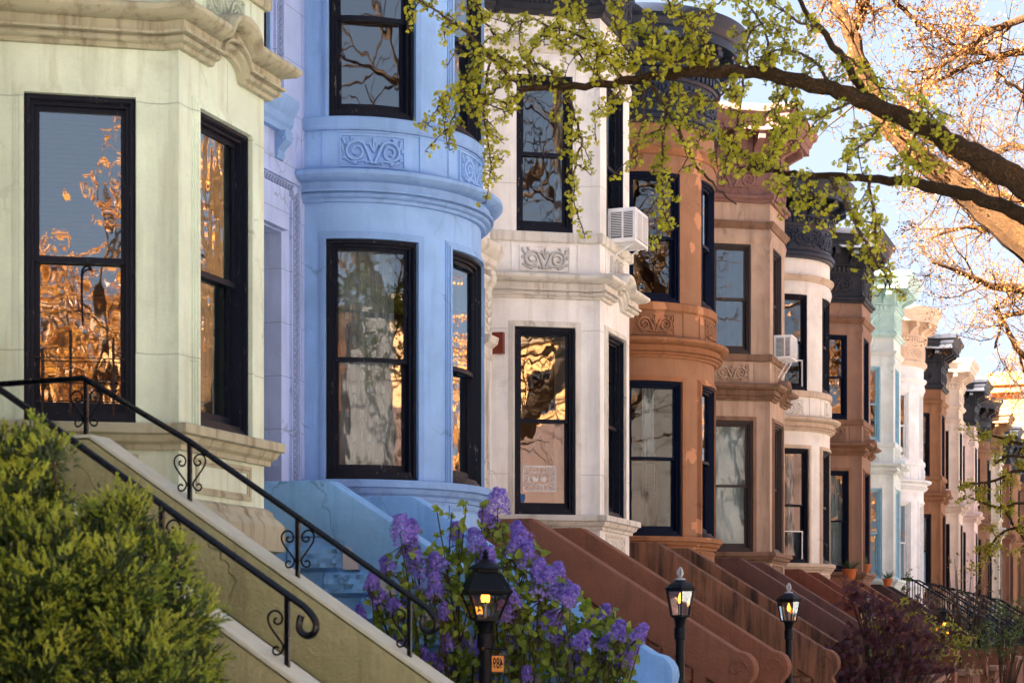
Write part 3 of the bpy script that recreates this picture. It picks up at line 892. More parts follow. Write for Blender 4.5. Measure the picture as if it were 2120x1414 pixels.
house(8, 'off white row house with sky blue window frames and mint green cornice', 'poly', mint8, mint8, SKYF, mintc, dk8,
      ('', '', 'white_blind', ''))
house(9, 'bright white row house with round bay and peach cornice', 'round', wht9, wht9, WHITEF, peach, dk8,
      ('white_blind', '', '', ''), 'iron')
house(10, 'reddish brown row house with angled bay right after the bright white round one', 'poly', br10, br10, NAVY, BLACKC, dk8,
      ('sheer', '', '', ''), 'iron')
house(11, 'pinkish cream row house with cream bracketed cornice', 'poly', crm11, crm11, NAVY, crm11c, dk8, style='iron')
house(12, 'pale pink row house with black cornice far down the row', 'poly', pink12, pink12, NAVY, BLACKC, dk8, style='iron')
house(13, 'dark umber row house with round bay far down the row', 'round', br13, br13, NAVY, BLACKC, dk8, style='iron')
house(14, 'greyish cream row house under a cornice tinted sunlit gold far down the row', 'poly', crm14, crm14, NAVY, tanc, dk8, style='iron')
house(15, 'deep brown row house with black cornice, last but one before the right edge', 'poly', br15, br15, NAVY, BLACKC, dk8, style='iron')
house(16, 'red brown row house at the right edge, last in view', 'round', br10, br10, NAVY, BLACKC, dk8, style='iron')
house(17, 'farthest brownstone of the row, next to the sunlit corner building', 'poly', br13, br13, NAVY, BLACKC, dk8, style='iron')
H[1]['gl'] = MATS['old_glass']; H[2]['gl'] = H[3]['gl'] = H[5]['gl'] = MATS['calm_glass']
for i in sorted(H): row_house(i, H[i], 1 if 1 <= i <= 9 else 0)

def on(i, u, v, z): return Vector((XW + v, Y1 + PITCH * (i - 1) + u, z))

# far end of the block: taller sunlit corner building
cb = thing('corner_building', 'tall sunlit white and orange building at the far end of the row', 'building', (-9, 112, 0))
w = MB(); w.box(-14, -.6, 0, 16, 0, 15.2); w.prism([(-14, 15.2), (-14, 15.9), (-4.3, 15.9), (-3.2, 16.6), (-.6, 16.6), (-.6, 15.2)], .0, 15.9)
w.build('wall', S('whitewashed_brick', (240, 238, 234), stain=(210, 190, 170), amt=.6, joints=(.5, .2)), cb)
ob_ = S('orange_stone', (196, 124, 66), stain=(140, 84, 48), amt=.5)
f = MB(); f.box(-.6, 1.2, -.05, 16, 0, 15.6)
f.build('front', ob_, cb)
f = MB(); f.box(-.9, 1.7, -.5, 16.2, 15.6, 16.0); f.box(-.9, 1.9, -.7, 16.3, 16.0, 16.7); f.build('cornice', ob_, cb)
for z in (4, 7.6, 11.2):
    k = MB(); k.box(-.2, .7, -.1, .0, z, z + 2.2); k.build('window', NAVY, cb)

# ------------------------------------------------------------------ ground
gm_ = S('yard_paving', (128, 124, 120), amt=.5, grain=30, bump=1)
g = MB(); g.box(-60, 90, -80, 260, -.5, -.12); tag(g.build('ground', S('ground_earth', (84, 78, 66), amt=.5)), kind='structure')
g = MB(); g.box(XW - .0, -3.0, -4, 111, -.1, .0); tag(g.build('front_yard', gm_), kind='structure')
g = MB(); g.box(-2.996, .7, -60, 180, -.1, .03); tag(g.build('sidewalk', S('concrete_walk', (168, 160, 150), amt=.5, joints=(1.5, 1.5))), kind='structure')
g = MB(); g.box(.704, .86, -60, 180, -.1, .03); tag(g.build('kerb', S('kerb_stone', (140, 138, 134), amt=.5)), kind='structure')
g = MB(); g.box(.864, 9.0, -60, 180, -.11, -.09); tag(g.build('road', S('pale_road', (172, 172, 172), amt=.3, grain=120, joints=(4, 4))), kind='structure')  # unseen road, given a pale tone to bounce sun onto the facades
g = MB(); g.box(9.004, 15.4, -60, 180, -.1, .03); tag(g.build('opposite_sidewalk', S('concrete_walk2', (176, 166, 152), amt=.5)), kind='structure')

# opposite row, seen mirrored in the windows
def opp(mat, label, Y, hgt):
    r = thing('opposite_house', label, 'house', (15.5, Y, 0), 0, 'sunlit houses across the street')
    p = Path([(6, 0), (3.9, 0), (3.3, 1.0), (1.5, 1.0), (.9, 0), (0, 0)])
    for nm, z0, z1, zw, mm in (('base', 0, 8.2, 3.4, S('shade_brown_base', (88, 60, 48), amt=.5)), ('wall', 8.2, hgt, 8.5, mat)):  # dark lower colour stands in for the shadowed far side of the street
        b = MB(); wall(b, p, 0, p.L, z0, z1, [(s0, s1, zw, zw + (2.1 if zw < 5 else 1.2)) for s0, s1 in ((.5, 1.5), (2.45, 3.2), (3.8, 4.6))], .2); b.build(nm, mm, r)
    bb = MB(); bb.box(.35, 10, .01, 5.99, 0, hgt - .01); bb.build('body', MATS['interior'], r)
    for s in (.5, 3.8, 2.45):
        for z in (3.4, 8.5):
            k = MB(); e = {.5: 1.5, 3.8: 4.6, 2.45: 3.2}[s]
            zt = z + (2.1 if z < 5 else 1.2); frame3(k, p, s, e, z, zt, .1, -.2, -.05); pbox(k, p, s, e, z, zt, -.22, -.2); k.build('window', NAVY, r)
    c = MB(); sweep(c, p, p.st(0, p.L), [(0, hgt - 1.0), (.1, hgt - 1.0), (.12, hgt - .4), (.5, hgt - .3), (.55, hgt), (0, hgt + .05)]); c.build('cornice', BLACKC if hgt < 11 else tanc, r)
    return r
for k in range(13):
    opp([S('buff_brick', (208, 146, 84), amt=.3, joints=(.22, .075)), S('orange_brick', (200, 126, 66), amt=.3, joints=(.22, .075)), S('pale_orange_brick', (218, 176, 128), amt=.3, joints=(.22, .075)), S('tawny_brick', (200, 140, 90), amt=.3)][k % 4], ['buff', 'orange', 'pale orange', 'tawny'][k % 4] + ' brick house across the street, seen mirrored in the window panes',
        -54 + k * 6.02, 10.8 + .4 * ((k * 7) % 3))

# ------------------------------------------------------------------ stair railings
HEART = [(.04, -.205), (.055, -.195), (.072, -.205), (.075, -.225), (.06, -.24), (.035, -.235), (.018, -.215), (.014, -.19), (.03, -.165), (.07, -.115), (.1, -.07),
         (.105, -.03), (.085, -.003), (.055, .002), (.028, -.015), (.018, -.04), (.028, -.065), (.05, -.072), (.068, -.06), (.066, -.043), (.052, -.04)]
def spline(pts, n=4):
    out = []
    P = [Vector(p) for p in pts]
    for i in range(len(P) - 1):
        a, b, c, d = P[max(i - 1, 0)], P[i], P[i + 1], P[min(i + 2, len(P) - 1)]
        for k in range(n):
            t = k / n
            out.append(.5 * ((2 * b) + (c - a) * t + (2 * a - 5 * b + 4 * c - d) * t * t + (3 * b - a - 3 * c + d) * t ** 3))
    out.append(P[-1])
    return out
def cheek_top(v): return 2.96 if v < 1.225 else 2.96 - .657 * (v - 1.225)
def railing(i, u, posts, endv, label, flat_from, half_last=True):
    o = thing('stair_railing', label, 'railing', on(i, u, 0, 0), 0, 'scrolled iron stair railings')
    hgt = .43
    first = posts[0]
    def rz(v): return cheek_top(v) + hgt
    h = MB()
    pts = [(flat_from, 0, rz(first) - .03 if first > 1.5 else 2.96 + hgt - .02)] if flat_from is not None else []
    pts += [(first - .02 if flat_from is not None else first, 0, rz(first))]
    last = posts[-1]
    pts += [(v, 0, rz(v)) for v in posts[1:]]
    e = endv; ez = rz(last) - .657 * (e - last)
    pts += [(e - .06, 0, ez + .04), (e - .01, 0, ez - .01), (e + .015, 0, ez - .06), (e - .0, 0, ez - .105), (e - .045, 0, ez - .12), (e - .085, 0, ez - .09), (e - .085, 0, ez - .04), (e - .075, 0, ez - .01)]
    # flat bar handrail: oval section
    h.tube(pts[:-7] + [tuple(p) for p in spline(pts[-8:], 3)], .021, 8)
    h.build('handrail', IRON, o)
    for k, v in enumerate(posts):
        p = MB(); p.box(v - .0135, v + .0135, -.0135, .0135, cheek_top(v) - .02, rz(v)); po = p.build('post', IRON, o, bevel=.002)
        for sd in ((-1, 1) if k < len(posts) - 1 or not half_last else (-1,)):
            s = MB(); zt = rz(v) - .115 if sd == -1 or k < len(posts) - 1 else rz(v)
            s.tube(spline([(v + sd * (.012 + a), 0, rz(v) - .09 + b) for a, b in HEART], 3), .0065, 6)
            s.build('scroll', IRON, po)
    return o
railing(1, -.45, [1.13, 1.93, 2.73, 3.525], 3.70, 'black heart scrolled iron railing on the far olive wall, before the blue stoop', .0)
railing(1, -2.37, [1.30, 2.02, 2.80, 3.58], 3.74, 'black heart scrolled iron railing on the near olive wall, behind the juniper', .0)
def iron_railing(i, u, label):
    o = thing('stoop_railing', label, 'railing', on(i, u, 0, 0), 0, 'plain black stoop railings down the row')
    h = MB()
    def z0(v): return 2.42 if v < 1.38 else 2.42 - .625 * (v - 1.38)
    for dz in (.85, .12):
        h.tube([(.1, 0, z0(0) + dz), (1.38, 0, z0(1.38) + dz), (4.05, 0, z0(4.05) + dz)], .03, 6)
    h.build('handrail', IRON, o)
    v = .15
    while v < 4.05:
        b = MB(); b.box(v - .012, v + .012, -.012, .012, z0(v), z0(v) + .85); b.build('baluster', IRON, o); v += .15
NUM = {9: 'bright white round', 10: 'reddish brown', 11: 'pinkish cream', 12: 'pale pink', 13: 'dark umber', 14: 'greyish cream'}
for i in NUM:
    iron_railing(i, -2.37, 'plain black railing on the near side of the %s house stoop' % NUM[i])
    iron_railing(i, -.45, 'plain black railing on the far side of the %s house stoop' % NUM[i])

# ------------------------------------------------------------------ lamp posts
FLAME = emit('gas_flame', (255, 140, 36), .7)
BRASS = paint('old_brass', (120, 82, 44), .35, metal=1)
SILVER = paint('silver_paint', (170, 172, 176), .4, metal=.6)
def lamp_common(o, h0, r=.045):
    p = MB(); p.lathe([(.11, 0), (.11, .12), (.075, .2), (.06, .5), (r, .55), (r * .95, h0 - .22), (r * 1.25, h0 - .21), (r * 1.25, h0 - .1), (r * 1.0, h0 - .09), (r * 1.25, h0 - .02), (r * 1.6, h0)], 16)
    p.build('post', LAMPBLACK, o)
def frustum_lamp(label, loc, rz, sides, top, hgl, wb, wt, roofh, finial, domed, group='lamp posts in the front yards', lit=True):
    o = thing('lamp_post', label, 'lamp post', loc, rz, group)
    a0 = math.pi / sides
    cr = 1 / math.cos(math.pi / sides)
    hb = top - finial - roofh - hgl
    lamp_common(o, hb, .052 if domed else .046)
    rb, rt = wb / 2 * cr, wt / 2 * cr
    fr = MB()
    fr.lathe([(rb * .5, hb), (rb * 1.08, hb + .0), (rb * 1.08, hb + .018), (rb, hb + .022)], sides, rot=a0)
    for k in range(sides):
        t = a0 + 2 * math.pi * k / sides
        fr.tube([(rb * math.cos(t), rb * math.sin(t), hb + .015), (rt * math.cos(t), rt * math.sin(t), hb + hgl)], .009, 6)
    fr.lathe([(rt, hb + hgl - .02), (rt * 1.03, hb + hgl - .02), (rt * 1.1, hb + hgl), (rt * 1.12, hb + hgl + .018), (rt, hb + hgl + .02)], sides, rot=a0, cap=False)
    fr.build('lantern_frame', LAMPBLACK, o, angle=25)
    for k in range(sides):
        t0, t1 = a0 + 2 * math.pi * k / sides, a0 + 2 * math.pi * (k + 1) / sides
        q = MB(); q.add([(r_ * math.cos(t), r_ * math.sin(t), z) for r_, z, t in ((rb * .985, hb + .02, t0), (rb * .985, hb + .02, t1), (rt * .985, hb + hgl - .01, t1), (rt * .985, hb + hgl - .01, t0))], [(0, 1, 2, 3)])
        q.build('pane', MATS['lamp_glass'], o, recalc=False)
    z = hb + hgl + .015
    rf = MB()
    if domed:
        rf.lathe([(rt * 1.08, z), (rt * 1.0, z + roofh * .12), (rt * .82, z + roofh * .45), (rt * .66, z + roofh * .72), (rt * .52, z + roofh * .76), (rt * .5, z + roofh * .9), (rt * .1, z + roofh * .95)], sides, rot=a0)
        rf.lathe([(rt * .62, z + roofh * .9), (rt * .6, z + roofh * .95), (rt * .4, z + roofh * 1.1), (rt * .2, z + roofh * 1.25), (.02, z + roofh * 1.35)], 16)
    else:
        rf.lathe([(rt * 1.1, z), (rt * .8, z + roofh * .5), (rt * .42, z + roofh * .8), (rt * .38, z + roofh)], sides, rot=a0)
    rf.build('roof', LAMPBLACK, o, angle=30)
    z2 = z + roofh * (1.3 if domed else 1)
    fi = MB()
    if domed: fi.lathe([(.012, z2), (.03, z2 + .02), (.014, z2 + .035), (.022, z2 + .05), (.004, z2 + .08)], 12)
    else:
        fi.lathe([(.06, z2 - .01), (.05, z2 + .005), (.015, z2 + .015), (.014, z2 + .03)], 12)
        for k in range(6):
            t = k * math.pi / 3
            fi.tube([(.012 * math.cos(t), .012 * math.sin(t), z2 + .025), (.026 * math.cos(t), .026 * math.sin(t), z2 + .055), (.022 * math.cos(t), .022 * math.sin(t), z2 + .085), (.004, 0, z2 + .115)], .009, 5)
    fi.build('finial', LAMPBLACK if domed else SILVER, o)
    b = MB(); b.lathe([(.012, hb), (.012, hb + hgl * .55), (.018, hb + hgl * .56), (.018, hb + hgl * .6)], 8); b.build('burner', SILVER, o)
    if lit:
        for dx in (-.017, .017) if domed else (0,):
            fl = MB(); c = (dx, 0, hb + hgl * (.82 if domed else .62))
            if domed: fl.lathe([(.003, -.035), (.014, -.03), (.018, 0), (.014, .03), (.004, .034)], 10, c)
            else: fl.lathe([(.012, -.03), (.022, 0), (.016, .03), (.003, .07)], 10, c)
            fl.build('flame', FLAME, o)
    return o
lp = pix(1005, 1322, 14.7); l1 = frustum_lamp('black four sided lamp post with orange number plate in front of the lilac', (lp.x, lp.y, 0), TH + R(14), 4, 2.24, .215, .175, .315, .185, .1, True)
# house number plate (the photograph shows it mirrored)

pl = MB(); pl.tube([(.05, 0, 1.52), (.15, 0, 1.52), (.155, 0, 1.52), (.165, 0, 1.52)], [.008, .008, .014, .012], 8); pl.tube([(.075, 0, 1.52), (.075, 0, 1.475)], .004, 5); pl.tube([(.13, 0, 1.52), (.13, 0, 1.475)], .004, 5); pl.build('bracket_arm', IRON, l1)
pl = MB(); pl.box(.035, .150, -.004, .004, 1.34, 1.478); frame = pl.build('number_plate', BROWNF, l1)
pl = MB(); pl.box(.042, .143, -.007, -.0045, 1.348, 1.470); pl.build('plate_face', S('orange_enamel', (224, 146, 62), amt=.15, rough=.5, bump=.1), frame)
kb = MB(); kb.lathe([(.003, -.016), (.014, -.01), (.017, 0), (.012, .011), (.003, .016)], 10, (-.03, -.05, 1.525)); kb.build('knob', BRASS, l1)
def text_mesh(s, size, mat, parent, M, name):
    cu = bpy.data.curves.new(name, 'FONT'); cu.body = s; cu.size = size; cu.extrude = .001; cu.align_x = 'CENTER'; cu.align_y = 'CENTER'; cu.offset = size * .012
    t = bpy.data.objects.new(name, cu); COL.objects.link(t)
    me = bpy.data.meshes.new_from_object(t.evaluated_get(bpy.context.evaluated_depsgraph_get()))
    bpy.data.objects.remove(t); me.name = name
    me.transform(M); me.materials.append(mat)
    if M.determinant() < 0: me.flip_normals()
    o = bpy.data.objects.new(name, me); link(o, parent); return o
INK = paint('black_ink', (20, 20, 22), .5, bump=0)
M = Matrix.Translation((.097, -.0085, 1.409)) @ Matrix.Rotation(R(90), 4, 'X') @ Matrix.Diagonal((-.62, 1.35, 1, 1))
text_mesh('489', .086, INK, frame, M, 'number')
for (px_, lab, rzz) in ((1408, 'black six sided lamp post with silver finial in front of the red brown stoop', 0), (1633, 'black six sided lamp post in front of the stained brown stoop', .2), (1797, 'black six sided lamp post half hidden in the purple maple', .1)):
    q = (px_ - 1060) / FPX; zz = 4.5 / (math.sin(TH) - q * math.cos(TH)); p = FW * zz + RT * q * zz
    frustum_lamp(lab, (p.x, p.y, 0), TH + rzz, 6, 2.28, .27, .165, .25, .085, .115, False, lit=px_ < 1700)
for (px_, lab, lit, top) in ((1955, 'small grey topped four sided lamp above the green shrubs near the right', True, 2.25), (2027, 'slim black lamp post rising from the shrubs at the far right', False, 2.25)):
    q = (px_ - 1060) / FPX; zz = 4.4 / (math.sin(TH) - q * math.cos(TH)); p = FW * zz + RT * q * zz
    frustum_lamp(lab, (p.x, p.y, 0), TH + .3, 4, top, .26, .2, .36, .2, .1, True, lit=lit)

# ------------------------------------------------------------------ things on the facades
WP = paint('white_plastic', (226, 228, 230), .45, bump=.05); GR = paint('dark_grille', (70, 76, 82), .6, bump=.1)
def ac(i, label):
    u0, u1, v0, v1, z0 = 1.02, 1.66, 1.10, 1.62, 6.76
    if i == 5: z0 = 6.77; u0, u1 = 1.05, 1.6; v1 = 1.58
    o = thing('air_conditioner', label, 'air conditioner', on(i, 0, 0, 0), 0, 'window air conditioners'); hgt = .44
    b = MB(); b.box(v0, v1, u0, u1, z0, z0 + hgt); b.build('casing', WP, o, bevel=.012)
    for a, c in ((v0 + .19, v0 + .33), (v0 + .36, v1 - .04)):
        g = MB(); g.box(a, c, u0 - .002, u0 + .01, z0 + .05, z0 + hgt - .05); g.build('grille', GR, o)
        g = MB(); z = z0 + .07
        while z < z0 + hgt - .06: g.box(a + .004, c - .004, u0 - .006, u0 - .0025, z, z + .008); z += .022
        g.build('louvres', WP, o)
    g = MB(); z = z0 + .05
    g.box(v1 - .004, v1 + .002, u0 + .06, u1 - .05, z0 + .04, z0 + hgt - .04); g.build('grille', GR, o)
    g = MB()
    while z < z0 + hgt - .05: g.box(v1 + .0025, v1 + .01, u0 + .055, u1 - .045, z, z + .012); z += .024
    for u in (u0 + .055, (u0 + u1) / 2, u1 - .055): g.box(v1 + .003, v1 + .012, u - .008, u + .008, z0 + .04, z0 + hgt - .04)
    g.build('louvres', WP, o)
    for u in (u0 + .12, u1 - .12):
        br = MB(); br.tube([(v1 - .08, u, z0 - .01), (1.30, u, z0 - (.16 if i == 3 else .34))], .012, 6); br.tube([(v1 - .05, u, z0 - .012), (1.28, u, z0 - .012)], .012, 6); br.build('support_bracket', WP, o)
ac(3, 'white window air conditioner on the limestone house above its carved panel')
ac(5, 'white window air conditioner with slanted support on the tan house')
fl = MB(); fl.box(0, .17, 0, .15, 0, .27); 
tag(fl.build('wall_box', paint('red_brown_metal', (112, 52, 40), .4)), 'small red brown metal box high on the wall beside the limestone bay', 'box').location = on(3, -.05, .0, 5.22)

# window guard, cord, lace sign, sticker
bay1 = H[1]['bay']
wg = thing('window_guard', 'low iron guard across the foot of the near window of the green house', 'window guard', on(1, 0, 0, 0))
for s, zt in ((.42, 3.72), (.62, 3.86), (.93, 3.82)):
    k = MB(); pbox(k, bay1, s, s + .018, 3.2, zt, -.05, -.035); k.build('bar', IRON, wg)
for z in (3.34, 3.5, 3.66):
    k = MB(); pbox(k, bay1, .36, 1.04, z, z + .008, -.048, -.04); k.build('rail', IRON, wg)
k = MB(); pts = []
for s, z, d in ((.78, 4.335, -.11), (.75, 4.345, -.08), (.715, 4.31, -.06), (.71, 4.2, -.055), (.712, 4.05, -.055), (.718, 3.93, -.055)):
    x, y = bay1.at(s, d); pts.append((x, y, z))
k.tube(spline(pts, 4), .008, 6); cd = tag(k.build('cord', IRON), 'loose black cord hanging over the middle rail of the green house window', 'cord'); cd.location = on(1, 0, 0, 0)
bay3 = H[3]['bay']
ls = thing('lace_hanging', 'white lace square with two swans hung by threads in the limestone house window', 'hanging', on(3, 0, 0, 0))
LACE = paint('white_thread', (226, 226, 226), .8, bump=.05)
s0, s1, z0, z1, d = .44, .88, 3.49, 3.82, -.16
lc = MB(); D = -.137
frame3(lc, bay3, s0, s1, z0, z1, .012, D, D + .004)
rr = random.Random(3)
for a in range(9):
    for b in range(7):
        ca, cb_ = s0 + .03 + a * (s1 - s0 - .06) / 8, z0 + .03 + b * (z1 - z0 - .06) / 6
        if 1 < a < 7 and 1 < b < 5: continue
        ph = rr.random() * 6
        pts = [(ca + .024 * (1 - t) * math.cos(ph + 8 * t), cb_ + .024 * (1 - t) * math.sin(ph + 8 * t)) for t in [q / 9 for q in range(9)]]
        ribbon(lc, bay3, pts, .004, D, .003)
for sd in (-1, 1):
    c = (s0 + s1) / 2; zc = (z0 + z1) / 2
    ribbon(lc, bay3, [(c + sd * .004, zc + .045), (c + sd * .022, zc + .055), (c + sd * .032, zc + .035), (c + sd * .02, zc + .005), (c + sd * .03, zc - .02), (c + sd * .07, zc - .028), (c + sd * .1, zc + .012)], [.003, .006, .006, .008, .016, .02, .003], D, .003)
    for q in range(3): ribbon(lc, bay3, [(c + sd * .035, zc - .01 + q * .004), (c + sd * .07, zc - .0 + q * .014), (c + sd * (.11 - q * .012), zc + .012 + q * .016)], [.003, .007, .002], D, .003)
    ribbon(lc, bay3, [(c + sd * .12, zc - .06), (c + sd * .145, zc), (c + sd * .12, zc + .065), (c + sd * .05, zc + .085)], .006, D, .003)
    ribbon(lc, bay3, [(c + sd * .12, zc - .06), (c + sd * .05, zc - .08), (c, zc - .07)], .006, D, .003)
lc.build('lace', LACE, ls)
lt = MB()
for s in (s0, s1): ribbon(lt, bay3, [(s, z1), ((s0 + s1) / 2, z1 + .42)], .0025, D, .002)
lt.build('thread', LACE, ls)
sk = MB(); c = .435; zc = 3.40
pts = [(c - .04, zc + .05), (c, zc + .06), (c + .04, zc + .05), (c + .038, zc - .01), (c + .02, zc - .045), (c, zc - .06), (c - .02, zc - .045), (c - .038, zc - .01)]
vs = [(*bay3.at(a, -.139), b) for a, b in pts]; sk.add(vs, [tuple(range(8))])
sk.build('sticker', paint('blue_sticker', (44, 92, 150), .4, bump=0), H[3]['win'][(0, 0)])
# open white screen frames in the cream house windows
bay6 = H[6]['bay']
for (s0, s1), z0, lab in ((WIN_R[0], 3.24, 'white framed insect screen in the lower window of the cream round house'), (WIN_R[0], 6.82, 'white framed insect screen in the upper window of the cream round house')):
    o = thing('window_screen', lab, 'screen', on(6, 0, 0, 0))
    k = MB(); frame3(k, bay6, s0 + .1, s1 - .1, z0, z0 + .62, .025, -.09, -.06); k.build('frame', WHITEF, o)
# pots and agave on the brown house stoop
TERRA = S('terracotta', (206, 116, 64), amt=.3, rough=.8)
def pot(label, loc, r, h):
    o = thing('flower_pot', label, 'flower pot', loc)
    p = MB(); p.lathe([(r * .65, 0), (r * .95, h * .8), (r * 1.08, h * .8), (r * 1.08, h), (r * .92, h), (r * .9, h * .88), (.002, h * .86)], 18); p.build('pot', TERRA, o)
    return o
AG = leafmat('agave_leaf', (58, 84, 56), (98, 120, 74), .1)
def blades(mb, n, L, w, rr, up=.5):
    for k in range(n):
        a = rr.random() * 6.28; e = up + rr.random() * .8; l = L * rr.uniform(.6, 1)
        d = Vector((math.cos(a) * math.cos(e), math.sin(a) * math.cos(e), math.sin(e))); sd = Vector((-math.sin(a), math.cos(a), 0))
        pts = [d * (l * t) + Vector((0, 0, -.25 * l * t * t)) for t in (0, .35, .7, 1)]
        vs = []
        for p, ww in zip(pts, (w * .6, w, w * .6, .002)): vs += [p + sd * ww, p - sd * ww]
        mb.add(vs, [(0, 1, 3, 2), (2, 3, 5, 4), (4, 5, 7, 6)])
rr = random.Random(5)
p1 = pot('large terracotta pot with a spiky agave on the chocolate brown stoop', on(7, -.2, 1.1, 2.97), .17, .26)
k = MB(); blades(k, 40, .62, .024, rr, .1); q = k.build('agave', AG, p1, recalc=False); q.location = (0, 0, .22)
p2 = pot('small terracotta pot on the sill course of the chocolate brown bay', on(7, 1.1, 1.3, 3.19), .10, .2)
k = MB(); blades(k, 14, .35, .007, rr, .7); q = k.build('stems', AG, p2, recalc=False); q.location = (0, 0, .16)
p3 = pot('terracotta pot of strappy leaves by the off white house stoop', on(8, -.1, 1.2, 2.97), .13, .2)
k = MB(); blades(k, 40, .5, .012, rr, .3); q = k.build('leaves', AG, p3, recalc=False); q.location = (0, 0, .16)
# low yard walls near the right
for i, lab in ((4, 'stained brown'), (5, 'purple brown'), (6, 'rust'), (7, 'chocolate brown'), (8, 'off white')):
    o = thing('yard_wall', 'low brown yard wall with flat cap in front of the %s stoop house' % lab, 'wall', on(i, 0, 0, 0), 0, 'low yard walls')
    k = MB(); k.box(4.6, 4.85, .0, 2.4, 0, .95 if i < 7 else 1.1); k.build('wall', br15, o)
    k = MB(); k.box(4.55, 4.9, -.04, 2.44, .953 if i < 7 else 1.103, 1.05 if i < 7 else 1.2); k.build('cap', br7, o, bevel=.015)
    k = MB(); k.box(4.5, 4.95, 2.45, 2.62 + .2, 0, 1.3); k.box(4.46, 4.99, 2.41, 2.86, 1.302, 1.42); k.build('pier', br15, o)
# ------------------------------------------------------------------ leaves
def rvec(rr):
    while True:
        v = Vector((rr.uniform(-1, 1), rr.uniform(-1, 1), rr.uniform(-1, 1)))
        if .05 < v.length < 1: return v.normalized()

def fan_leaf(mb, p, d, n, s):
    """ginkgo-like fan with a notch and a slight fold"""
    d = d.normalized(); n = (n - d * n.dot(d)); n = n.normalized() if n.length > 1e-4 else d.orthogonal().normalized(); w = d.cross(n)
    vs = [p]
    for a, r, b in ((-.95, .85, .18), (-.5, 1.02, .04), (-.06, .98, -.06), (.06, .98, -.06), (.5, 1.02, .04), (.95, .85, .18)):
        vs.append(p + (d * math.cos(a) + w * math.sin(a)) * s * r + n * s * b)
    mb.add(vs, [(0, 1, 2), (0, 2, 3), (0, 4, 5), (0, 5, 6)])

def oval_leaf(mb, p, d, n, s, wd=.36):
    d = d.normalized(); n = (n - d * n.dot(d)); n = n.normalized() if n.length > 1e-4 else d.orthogonal().normalized(); w = d.cross(n)
    vs = [p, p + d * s * .35 + w * s * wd + n * s * .08, p + d * s * .75 + w * s * wd * .6 + n * s * .03, p + d * s - n * s * .1,
          p + d * s * .75 - w * s * wd * .6 + n * s * .03, p + d * s * .35 - w * s * wd + n * s * .08, p + d * s * .5 - n * s * .02]
    mb.add(vs, [(0, 6, 1), (1, 6, 2), (2, 6, 3), (3, 6, 4), (4, 6, 5), (5, 6, 0)])

def heart_leaf(mb, p, d, n, s):
    d = d.normalized(); n = (n - d * n.dot(d)); n = n.normalized() if n.length > 1e-4 else d.orthogonal().normalized(); w = d.cross(n)
    out = [(0, 0, 0), (-.06, .22, .05), (.12, .42, .1), (.4, .4, .08), (.75, .18, .0), (1.05, 0, -.12)]
    vs = [p + d * s * a + w * s * b + n * s * c for a, b, c in out] + [p + d * s * a - w * s * b + n * s * c for a, b, c in out[1:5]] + [p + d * s * .4 - n * s * .03]
    c = 10
    ring = [0, 1, 2, 3, 4, 5, 9, 8, 7, 6]
    mb.add(vs, [(c, ring[i], ring[(i + 1) % 10]) for i in range(10)])

def wiggle(pts, rr, amt, n=5):
    out = []
    sp = spline(pts, n)
    for i, p in enumerate(sp):
        k = 0 if i in (0,) else amt
        out.append(p + rvec(rr) * k * rr.random())
    return out

# ------------------------------------------------------------------ street trees
BARK_D = bark('ginkgo_bark', (56, 42, 28), (80, 62, 42), (84, 58, 26))
BARK_L = bark('pale_bark', (66, 43, 20), (96, 64, 30))
TWIG = bark('twig_bark', (74, 60, 52), (104, 86, 72))
LEAFY = leafmat('ginkgo_leaf', (150, 154, 42), (204, 200, 58), .45, 1.6, c3=(96, 112, 40))
BUDS = leafmat('orange_bud', (146, 92, 34), (172, 118, 48), .4, 2)
BUDS2 = leafmat('yellow_bud', (124, 78, 20), (150, 98, 28), .4, 2)
LEAF2 = leafmat('young_leaf', (138, 140, 38), (190, 182, 56), .4, 2)

def px_limb(pts, z0, z1, rr=None, wob=.0, n=4):
    k = len(pts)
    P = [pix(x, y, z0 + (z1 - z0) * i / (k - 1)) for i, (x, y, *_) in enumerate(pts)]
    if len(pts[0]) > 2: Rr = [w_ / 2 / FPX * (z0 + (z1 - z0) * i / (k - 1)) for i, (_, _, w_) in enumerate(pts)]
    else: Rr = None
    sp = spline(P, n)
    if Rr:
        rs = []
        for i in range(k - 1):
            for t in range(n): rs.append(Rr[i] + (Rr[i + 1] - Rr[i]) * t / n)
        rs.append(Rr[-1])
    else: rs = None
    if rr and wob: sp = [sp[0]] + [p + rvec(rr) * wob for p in sp[1:]]
    return sp, rs

def limb(mb, pts, rad, rr, knot=.06, sides=10):
    mb.tube(pts, [r * (1 + rr.uniform(-knot, knot)) for r in rad], sides)

def leaf_spurs(wood, leaves, pts, rr, spacing=.045, size=.034, dens=1.0, nl=(4, 7), spur=.022):
    acc = 0
    for a, b in zip(pts, pts[1:]):
        L = (b - a).length; d = (b - a).normalized() if L > 1e-6 else Vector((0, 0, 1))
        acc += L
        while acc > spacing:
            acc -= spacing
            if rr.random() > dens: continue
            p = a.lerp(b, rr.random())
            sd = (rvec(rr) + Vector((0, 0, .2))); sd = (sd - d * sd.dot(d) * .7).normalized()
            t = p + sd * spur * rr.uniform(.6, 1.7)
            wood.tube([p, t], [.0045, .0038], 4)
            for _ in range(rr.randint(*nl)):
                dr = (sd * .6 + rvec(rr) + Vector((0, 0, -.25))).normalized()
                st = t + dr * size * rr.uniform(.2, .7)
                fan_leaf(leaves, st, (dr + rvec(rr) * .35), rvec(rr) + Vector((0, 0, .6)), size * rr.uniform(.65, 1.15))

